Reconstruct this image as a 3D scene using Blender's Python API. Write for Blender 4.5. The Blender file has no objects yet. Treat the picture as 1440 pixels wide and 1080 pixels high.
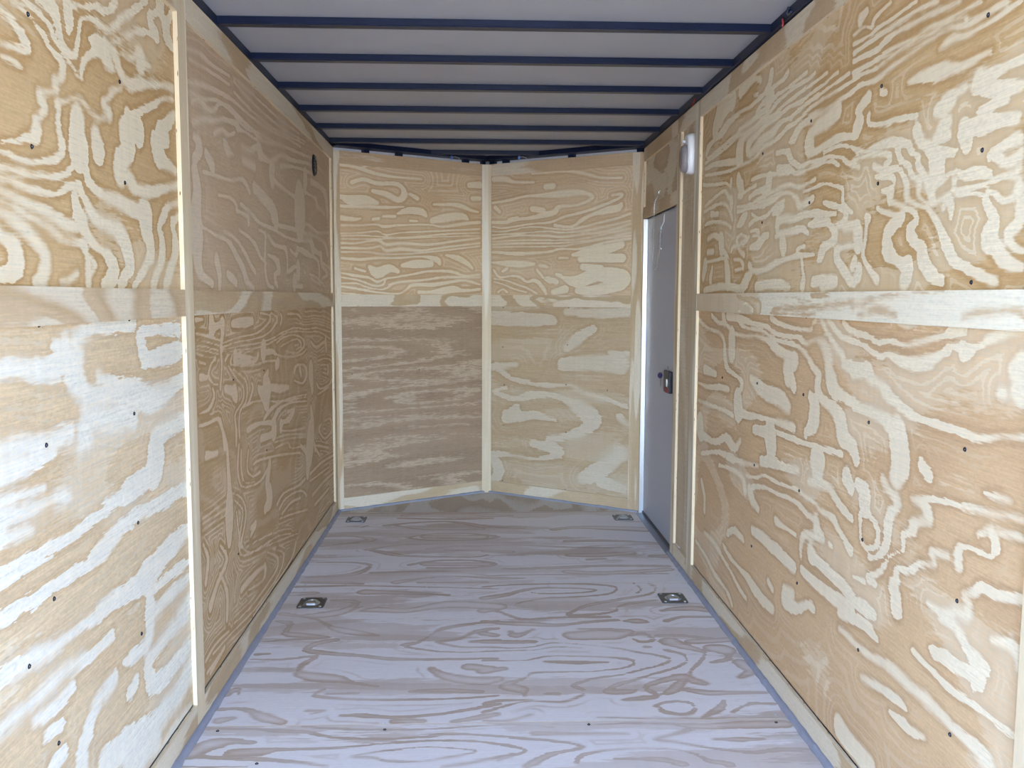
import bpy, bmesh, math, random
import numpy as np
from mathutils import Vector, Matrix

S = bpy.context.scene
C = S.collection
random.seed(4)

# ---------------------------------------------------------------- camera
F_PX, PITCH, YAW, ROLL, EYE = 1292.6, 0.0946874922, 0.0394722697, 0.00363265485, 1.19
cy, sy = math.cos(YAW), math.sin(YAW)
fw = Vector((sy, cy, 0)); rt = Vector((cy, -sy, 0)); up = Vector((0, 0, 1))
f2 = fw * math.cos(PITCH) - up * math.sin(PITCH)
u2 = up * math.cos(PITCH) + fw * math.sin(PITCH)
r3 = rt * math.cos(ROLL) + u2 * math.sin(ROLL)
u3 = u2 * math.cos(ROLL) - rt * math.sin(ROLL)
cam = bpy.data.objects.new('camera', bpy.data.cameras.new('camera'))
C.objects.link(cam)
cam.data.sensor_width = 36; cam.data.lens = F_PX / 1440 * 36
cam.data.clip_start = 0.01
m = Matrix.Identity(4)
for i, a in enumerate((r3, u3, -f2)):
    for k in range(3): m[k][i] = a[k]
m[2][3] = EYE
cam.matrix_world = m
S.camera = cam

# ---------------------------------------------------------------- world, sun, exposure
W = bpy.data.worlds.new('sky'); S.world = W; W.use_nodes = True
wn = W.node_tree.nodes; wl = W.node_tree.links
sky = wn.new('ShaderNodeTexSky'); sky.sky_type = 'NISHITA'; sky.sun_disc = False
sky.sun_elevation = math.radians(48); sky.sun_rotation = math.radians(20)
sky.air_density = 1.0; sky.dust_density = .6; sky.ozone_density = 2.0
bg = wn['Background']; bg.inputs['Strength'].default_value = 0.60
tint = wn.new('ShaderNodeMix'); tint.data_type = 'RGBA'; tint.blend_type = 'MULTIPLY'; tint.inputs[0].default_value = 1
tint.inputs[7].default_value = (1.0, .99, 1.11, 1)
wl.new(sky.outputs[0], tint.inputs[6]); wl.new(tint.outputs[2], bg.inputs[0])
sun = bpy.data.objects.new('sun', bpy.data.lights.new('sun', 'SUN')); C.objects.link(sun)
sun.data.energy = 3.0; sun.data.angle = math.radians(0.6); sun.data.color = (1.0, .96, .90)
sun.rotation_euler = Vector((0.35, 0.75, 1.05)).to_track_quat('Z', 'Y').to_euler()
S.view_settings.view_transform = 'Standard'; S.view_settings.look = 'None'
S.view_settings.gamma = 1; S.view_settings.use_curve_mapping = False
S.view_settings.exposure = 2.78
S.cycles.use_denoising = True
S.cycles.max_bounces = 12; S.cycles.diffuse_bounces = 8
S.cycles.sample_clamp_indirect = 6

# ---------------------------------------------------------------- places (metres)
XL, XR = -0.762, 0.900            # faces of the plywood strips on the side walls
REAR = -0.45                      # open rear of the trailer
NA, NB, NC = Vector((XL, 5.04, 0)), Vector((.066, 5.545, 0)), Vector((XR, 4.985, 0))
WOOD_TOP, BOW_Z, ROOF_Z = 1.980, 1.990, 2.013
TH = 0.011                        # strip thickness: panels lie this far back

def ray(u, v):
    return (r3 * ((u - 720) / F_PX) - u3 * ((v - 540) / F_PX) + f2)
EYEP = Vector((0, 0, EYE))
def hit(u, v, O, N):              # where a sight line through the photo meets a plane
    d = ray(u, v); return EYEP + d * ((O - EYEP).dot(N) / d.dot(N))

class Frame:                      # a wall plane: a along it, b up, c towards the room
    def __init__(s, O, U, V, N): s.O, s.U, s.V, s.N = O, U.normalized(), V.normalized(), N.normalized()
    def p(s, a, b, c=0.0): return s.O + s.U * a + s.V * b + s.N * c
    def inv(s, u, v, c=0.0):
        q = hit(u, v, s.O + s.N * c, s.N) - s.O
        return q.dot(s.U), q.dot(s.V)
Z = Vector((0, 0, 1))
FL = Frame(Vector((XL, 0, 0)), Vector((0, 1, 0)), Z, Vector((1, 0, 0)))
FR = Frame(Vector((XR, 0, 0)), Vector((0, 1, 0)), Z, Vector((-1, 0, 0)))
uL = (NB - NA).normalized(); uR = (NB - NC).normalized()
FNL = Frame(NA, uL, Z, Vector((uL.y, -uL.x, 0)))
FNR = Frame(NC, uR, Z, Vector((-uR.y, uR.x, 0)))
FF = Frame(Vector((0, 0, 0)), Vector((1, 0, 0)), Vector((0, 1, 0)), Z)
LNL, LNR = (NB - NA).length, (NB - NC).length

# ---------------------------------------------------------------- mesh helpers
def link(name, me, parent=None, mats=()):
    o = bpy.data.objects.new(name, me); C.objects.link(o)
    for mt in mats: me.materials.append(mt)
    if parent: o.parent = parent
    return o

class MB:
    """collects faces with UVs (metres) and material indices into one mesh"""
    def __init__(s): s.v = []; s.f = []; s.uv = []; s.mi = []
    def quad(s, pts, uvs, mi=0):
        b = len(s.v); s.v += [tuple(p) for p in pts]; s.f.append(tuple(range(b, b + len(pts)))); s.uv += uvs; s.mi.append(mi)
    def board(s, fr, a0, a1, b0, b1, c0, c1, rot=False, mi_face=0, mi_edge=1):
        P = lambda a, b, c: fr.p(a, b, c)
        def q(pts, uv, mi): s.quad(pts, [(y, x) if rot else (x, y) for x, y in uv], mi)
        R = ((a0, b0), (a1, b0), (a1, b1), (a0, b1))
        q([P(a, b, c1) for a, b in R], R, mi_face)
        q([P(a, b, c0) for a, b in reversed(R)], tuple(reversed(R)), mi_face)
        s.quad([P(a0, b0, c0), P(a0, b0, c1), P(a0, b1, c1), P(a0, b1, c0)], [(b0, c0), (b0, c1), (b1, c1), (b1, c0)], mi_edge)
        s.quad([P(a1, b0, c1), P(a1, b0, c0), P(a1, b1, c0), P(a1, b1, c1)], [(b0, c1), (b0, c0), (b1, c0), (b1, c1)], mi_edge)
        s.quad([P(a0, b0, c0), P(a1, b0, c0), P(a1, b0, c1), P(a0, b0, c1)], [(a0, c0), (a1, c0), (a1, c1), (a0, c1)], mi_edge)
        s.quad([P(a0, b1, c1), P(a1, b1, c1), P(a1, b1, c0), P(a0, b1, c0)], [(a0, c1), (a1, c1), (a1, c0), (a0, c0)], mi_edge)
    def prism(s, poly, z0, z1, mi=0):       # plan outline extruded upwards
        n = len(poly)
        s.quad([(x, y, z1) for x, y in poly], [(x, y) for x, y in poly], mi)
        s.quad([(x, y, z0) for x, y in reversed(poly)], [(x, y) for x, y in reversed(poly)], mi)
        for i in range(n):
            (x0, y0), (x1, y1) = poly[i], poly[(i + 1) % n]
            s.quad([(x0, y0, z0), (x1, y1, z0), (x1, y1, z1), (x0, y0, z1)], [(0, 0), (1, 0), (1, 1), (0, 1)], mi)
    def build(s, name, mats, parent=None, bevel=0, weld=True):
        me = bpy.data.meshes.new(name); me.from_pydata(s.v, [], s.f)
        uv = me.uv_layers.new(name='UVMap')
        uv.data.foreach_set('uv', [x for t in s.uv for x in t])
        me.polygons.foreach_set('material_index', s.mi)
        if weld:
            bm = bmesh.new(); bm.from_mesh(me); bmesh.ops.remove_doubles(bm, verts=bm.verts, dist=1e-5)
            bmesh.ops.recalc_face_normals(bm, faces=bm.faces); bm.to_mesh(me); bm.free()
        o = link(name, me, parent, mats)
        if bevel:
            md = o.modifiers.new('bevel', 'BEVEL'); md.width = bevel; md.segments = 2; md.limit_method = 'ANGLE'
        return o

def tube(name, pts, r, mat, parent=None, cyclic=False, res=3):
    cu = bpy.data.curves.new(name, 'CURVE'); cu.dimensions = '3D'; cu.bevel_depth = r; cu.bevel_resolution = res
    sp = cu.splines.new('POLY'); sp.points.add(len(pts) - 1)
    for q, p in zip(sp.points, pts): q.co = (*p, 1)
    sp.use_cyclic_u = cyclic; cu.use_fill_caps = True
    tmp = bpy.data.objects.new('tmp', cu); C.objects.link(tmp)
    dg = bpy.context.evaluated_depsgraph_get()
    me = bpy.data.meshes.new_from_object(tmp.evaluated_get(dg)); bpy.data.objects.remove(tmp)
    me.materials.clear()
    o = link(name, me, parent, [mat])
    for p in me.polygons: p.use_smooth = True
    return o

def bm_obj(name, bm, mat, parent=None, smooth=False, bevel=0):
    me = bpy.data.meshes.new(name); bm.to_mesh(me); bm.free()
    if smooth:
        for p in me.polygons: p.use_smooth = True
    o = link(name, me, parent, [mat])
    if bevel:
        md = o.modifiers.new('bevel', 'BEVEL'); md.width = bevel; md.segments = 2; md.limit_method = 'ANGLE'
    return o

def empty(name, loc, label=None, cat=None, group=None, kind=None):
    o = bpy.data.objects.new(name, None); C.objects.link(o); o.location = loc; o.empty_display_size = .05
    tag(o, label, cat, group, kind); return o
def tag(o, label=None, cat=None, group=None, kind=None):
    if label: o['label'] = label
    if cat: o['category'] = cat
    if group: o['group'] = group
    if kind: o['kind'] = kind
    return o
def adopt(o, parent):             # parent keeping the world place (parents here are never rotated)
    o.parent = parent
    if parent.parent is None: o.location = o.location - parent.location
    return o

# ---------------------------------------------------------------- material helpers
def new_mat(name):
    mt = bpy.data.materials.new(name); mt.use_nodes = True
    return mt, mt.node_tree.nodes, mt.node_tree.links, mt.node_tree.nodes['Principled BSDF']
def plain(name, col, rough=.5, metal=0.0, bump=0.0, bscale=60, spec=.5, var=.12):
    mt, n, l, p = new_mat(name)
    tc = n.new('ShaderNodeTexCoord'); nz = n.new('ShaderNodeTexNoise'); nz.inputs['Scale'].default_value = bscale
    nz.inputs['Detail'].default_value = 4
    l.new(tc.outputs['Object'], nz.inputs['Vector'])
    mx = n.new('ShaderNodeMix'); mx.data_type = 'RGBA'
    mx.inputs[6].default_value = (*[c * (1 - var) for c in col], 1); mx.inputs[7].default_value = (*[min(1, c * (1 + var)) for c in col], 1)
    l.new(nz.outputs['Fac'], mx.inputs[0]); l.new(mx.outputs[2], p.inputs['Base Color'])
    p.inputs['Roughness'].default_value = rough; p.inputs['Metallic'].default_value = metal
    p.inputs['Specular IOR Level'].default_value = spec
    if bump:
        b = n.new('ShaderNodeBump'); b.inputs['Strength'].default_value = bump; b.inputs['Distance'].default_value = .002
        l.new(nz.outputs['Fac'], b.inputs['Height']); l.new(b.outputs[0], p.inputs['Normal'])
    return mt

TAN, TAN2, CREAM = (.47, .30, .135), (.59, .42, .225), (.75, .665, .495)
def ply(name, seed, nb=5.0, ws=(1.0, 2.2), stretch=1.0, tan=TAN, tan2=TAN2, cream=CREAM, frac=.32,
        grad=(0, 0), jag=.25, mask=False, base=0, warp=.0, streak=.10, low=.35, soft=.03, wob=1.0, feather=1.0, grow=0.0, nest=.045, nestk=.5):
    """rotary cut pine: bands of pale and tan wood along the contours of a noise field, fine fibre along u.
    mask: vertex attribute 'm' (metres inside a drawn band) decides pale (base 0) or tan (base 1)."""
    mt, n, l, p = new_mat(name)
    def M(op, a, b=None, c=None):
        x = n.new('ShaderNodeMath'); x.operation = op
        for i, q in enumerate((a, b, c)):
            if q is None: continue
            if isinstance(q, (int, float)): x.inputs[i].default_value = q
            else: l.new(q, x.inputs[i])
        return x.outputs[0]
    uv = n.new('ShaderNodeUVMap'); uv.uv_map = 'UVMap'
    sp = n.new('ShaderNodeSeparateXYZ'); l.new(uv.outputs[0], sp.inputs[0])
    U, V = sp.outputs[0], sp.outputs[1]
    def noise(su, sv, det=2, off=0, rough=.5):
        cb = n.new('ShaderNodeCombineXYZ'); l.new(M('MULTIPLY', U, su), cb.inputs[0]); l.new(M('MULTIPLY', V, sv), cb.inputs[1])
        cb.inputs[2].default_value = seed * 3.17 + off
        nz = n.new('ShaderNodeTexNoise'); nz.inputs['Scale'].default_value = 1; nz.inputs['Detail'].default_value = det
        nz.inputs['Roughness'].default_value = rough
        l.new(cb.outputs[0], nz.inputs['Vector']); return nz.outputs['Fac']
    def ramp(x, lo, hi):
        r = n.new('ShaderNodeMapRange'); r.interpolation_type = 'SMOOTHSTEP'
        l.new(x, r.inputs[0]) if not isinstance(x, (int, float)) else None
        r.inputs[1].default_value = lo; r.inputs[2].default_value = hi; return r.outputs[0]
    jagn = M('ADD', M('SUBTRACT', noise(14, 110, 3, 5), .5), M('MULTIPLY', M('SUBTRACT', noise(34, 240, 2, 6), .5), .6))
    fib = noise(7, 260, 3, 9, .7)
    mot = noise(70, 150, 3, 51, .65)
    lathe = noise(38, 1.1, 2, 61)
    broad = noise(ws[0] * 2.2, ws[1] * 2.2, 3, 11)
    F = M('ADD', M('MULTIPLY', noise(ws[0], ws[1], 2.2, 0, .45), nb), M('MULTIPLY', jagn, jag))
    if grad[0] or grad[1]: F = M('ADD', F, M('ADD', M('MULTIPLY', U, grad[0]), M('MULTIPLY', V, grad[1])))
    t = M('FRACT', F)
    fr_ = M('ADD', frac, M('MULTIPLY', M('SUBTRACT', broad, .5), .5))
    # pale between 0 and fr_, a crisp dark edge after it, then fading back
    rel = M('SUBTRACT', t, fr_)
    tanm = ramp(rel, -soft * .5, soft * .5)
    endm = ramp(t, .90, 1.0)
    procm = M('MULTIPLY', tanm, M('SUBTRACT', 1, endm))           # 1 = tan wood
    edge = M('SUBTRACT', 1, ramp(rel, .02, .40))                    # 1 = darkest latewood
    if mask:
        at = n.new('ShaderNodeAttribute'); at.attribute_name = 'm'
        d = M('ADD', M('ADD', at.outputs['Fac'], grow), M('ADD', M('MULTIPLY', jagn, .026 * wob), M('MULTIPLY', M('SUBTRACT', noise(9, 26, 3, 21), .5), .016 * wob)))
        # the edge of a band is crisp in one place and feathered in the next
        wid = M('ADD', .0012, M('MULTIPLY', M('MAXIMUM', M('SUBTRACT', noise(3.1, 7.3, 1, 41), .46), 0), .07 * feather))
        inb = ramp(M('DIVIDE', d, wid), -1.0, 1.0)
        if base == 0:      # tan ground, pale bands
            tanv = M('SUBTRACT', 1, inb); edg = M('SUBTRACT', 1, ramp(M('MULTIPLY', d, -1), .0, .016))
        else:              # pale ground, tan bands
            tanv = inb; edg = M('SUBTRACT', 1, ramp(d, .001, .020))
        far = M('ABSOLUTE', M('ADD', M('MULTIPLY', d, -1), -.030 if base else -.022))
        echo = M('MULTIPLY', M('SUBTRACT', 1, ramp(far, .002, .009)), ramp(noise(2.6, 5.2, 2, 71), .48, .62))
        # further rings follow the drawn ones at a distance
        t2 = M('FRACT', M('ADD', M('DIVIDE', M('MULTIPLY', d, -1), nest), M('MULTIPLY', ramp(M('MULTIPLY', d, -1), .01, .06), M('MULTIPLY', broad, 2.4))))
        ring = M('MULTIPLY', M('MULTIPLY', ramp(t2, .55, .62), M('SUBTRACT', 1, ramp(t2, .90, .99))), ramp(noise(1.7, 3.4, 2, 91), .40, .55))
        if base == 0: tanv = M('SUBTRACT', tanv, M('MULTIPLY', M('MULTIPLY', ring, tanv), nestk))
        else: tanv = M('ADD', M('MULTIPLY', tanv, M('SUBTRACT', 1, M('MULTIPLY', ramp(d, .010, .032), .45))), M('MULTIPLY', echo, .45))
        if base == 1:
            patch = ramp(M('ADD', noise(.75, 3.6, 4, 81, .6), M('MULTIPLY', jagn, .10)), .515, .545)
            tanv = M('MAXIMUM', tanv, M('MULTIPLY', patch, M('ADD', .35, M('MULTIPLY', broad, .45))))
        soften = M('ADD', M('MULTIPLY', M('SUBTRACT', procm, .5), low), 0)
        fac = M('ADD', tanv, M('MULTIPLY', soften, M('ADD', .35, M('MULTIPLY', tanv, .65))))
        edg = M('MULTIPLY', edg, tanv)
    else:
        fac = procm; edg = M('MULTIPLY', edge, procm)
    fac = M('ADD', fac, M('MULTIPLY', M('ADD', M('ADD', M('SUBTRACT', fib, .5), M('SUBTRACT', mot, .5)), M('MULTIPLY', M('SUBTRACT', lathe, .5), .5)), streak * 7.0))
    cl = n.new('ShaderNodeClamp'); l.new(fac, cl.inputs[0])
    tmix = n.new('ShaderNodeMix'); tmix.data_type = 'RGBA'; tmix.inputs[6].default_value = (*tan2, 1); tmix.inputs[7].default_value = (*tan, 1)
    l.new(M('ADD', M('MULTIPLY', edg, .8), M('ADD', M('MULTIPLY', ramp(broad, .36, .66), .45), M('MULTIPLY', procm, .22))), tmix.inputs[0])
    mx = n.new('ShaderNodeMix'); mx.data_type = 'RGBA'; mx.inputs[6].default_value = (*cream, 1)
    l.new(cl.outputs[0], mx.inputs[0]); l.new(tmix.outputs[2], mx.inputs[7])
    # fine fibre: slight lightness variation
    hv = n.new('ShaderNodeHueSaturation'); l.new(mx.outputs[2], hv.inputs['Color'])
    l.new(M('ADD', 1, M('MULTIPLY', M('ADD', M('SUBTRACT', fib, .5), M('MULTIPLY', M('SUBTRACT', mot, .5), .8)), streak * 5.0)), hv.inputs['Value'])
    l.new(hv.outputs[0], p.inputs['Base Color'])
    p.inputs['Roughness'].default_value = .62; p.inputs['Specular IOR Level'].default_value = .3
    b = n.new('ShaderNodeBump'); b.inputs['Strength'].default_value = .12; b.inputs['Distance'].default_value = .001
    l.new(fib, b.inputs['Height']); l.new(b.outputs[0], p.inputs['Normal'])
    return mt

def edge_mat():
    mt, n, l, p = new_mat('plywood_edge')
    uv = n.new('ShaderNodeUVMap'); uv.uv_map = 'UVMap'
    sp = n.new('ShaderNodeSeparateXYZ'); l.new(uv.outputs[0], sp.inputs[0])
    w = n.new('ShaderNodeMath'); w.operation = 'MULTIPLY'; w.inputs[1].default_value = 2 * math.pi / .0044; l.new(sp.outputs[1], w.inputs[0])
    s = n.new('ShaderNodeMath'); s.operation = 'SINE'; l.new(w.outputs[0], s.inputs[0])
    cb = n.new('ShaderNodeMapping'); cb.inputs['Scale'].default_value = (14, 160, 1); l.new(uv.outputs[0], cb.inputs[0])
    nz = n.new('ShaderNodeTexNoise'); nz.inputs['Scale'].default_value = 1; nz.inputs['Detail'].default_value = 3; l.new(cb.outputs[0], nz.inputs['Vector'])
    ad = n.new('ShaderNodeMath'); ad.operation = 'MULTIPLY_ADD'; ad.inputs[1].default_value = 2.2; l.new(nz.outputs['Fac'], ad.inputs[0]); l.new(s.outputs[0], ad.inputs[2])
    r = n.new('ShaderNodeValToRGB'); l.new(ad.outputs[0], r.inputs[0])
    r.color_ramp.elements[0].position = .0; r.color_ramp.elements[0].color = (.70, .58, .39, 1)
    r.color_ramp.elements[1].position = 1.0; r.color_ramp.elements[1].color = (.64, .51, .32, 1)
    e = r.color_ramp.elements.new(.75); e.color = (.76, .66, .48, 1)
    l.new(r.outputs[0], p.inputs['Base Color']); p.inputs['Roughness'].default_value = .7
    # dark voids in the plies
    mp = n.new('ShaderNodeMapping'); mp.inputs['Scale'].default_value = (30, 260, 1); l.new(uv.outputs[0], mp.inputs[0])
    vz = n.new('ShaderNodeTexNoise'); vz.inputs['Scale'].default_value = 1; vz.inputs['Detail'].default_value = 1; l.new(mp.outputs[0], vz.inputs['Vector'])
    vr = n.new('ShaderNodeMapRange'); vr.inputs[1].default_value = .70; vr.inputs[2].default_value = .74; l.new(vz.outputs['Fac'], vr.inputs[0])
    mx = n.new('ShaderNodeMix'); mx.data_type = 'RGBA'; mx.inputs[7].default_value = (.10, .05, .03, 1)
    l.new(vr.outputs[0], mx.inputs[0]); l.new(r.outputs[0], mx.inputs[6]); l.new(mx.outputs[2], p.inputs['Base Color'])
    return mt
EDGE = edge_mat()
BLACK_STEEL = plain('painted_steel', (.006, .012, .036), .32, 0, 0, 8, .25, .3)  # navy of the reflected sky is mixed into the black base colour
GALV = plain('zinc_steel', (.55, .58, .60), .32, 1.0, .1, 40)
ALU = plain('aluminium', (.75, .77, .80), .30, 1.0, .05, 30, var=.04)
ROOF_M = plain('roof_sheet', (.40, .405, .42), .45, 0, .05, 3, .4, .05)
SKIN_M = plain('outer_skin', (.35, .37, .40), .4, 0, 0, 5)
PALE_SKIN = plain('pale_skin', (.70, .72, .76), .5)
PLATE_M = plain('plate_steel', (.20, .21, .23), .45, 1.0, .1, 40)
SILL_M = plain('sill_aluminium', (.30, .32, .36), .5, .8, .05, 30)
CAULK = plain('sealant', (.28, .29, .345), .6, 0, .5, 20, var=.1)
SCREW_M = plain('black_screw', (.012, .014, .03), .35, .5, 0, 20)
SCREW_S = plain('bright_screw', (.65, .68, .72), .3, 1, 0, 20)
DOOR_M = plain('door_skin', (.42, .44, .52), .5, 0, .25, 150, var=.03)
WHITE_P = plain('white_plastic', (.78, .80, .84), .35, 0, 0, 20, var=.02)
BLACK_P = plain('black_plastic', (.012, .013, .022), .38, 0, 0, 20)
LUMBER = ply('white_pine', 91, nb=1.6, ws=(.5, 9), tan=(0.653, 0.541, 0.365), tan2=(0.724, 0.618, 0.445), cream=(0.814, 0.767, 0.640), frac=.6, jag=.05, streak=.05, soft=.3)

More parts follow.
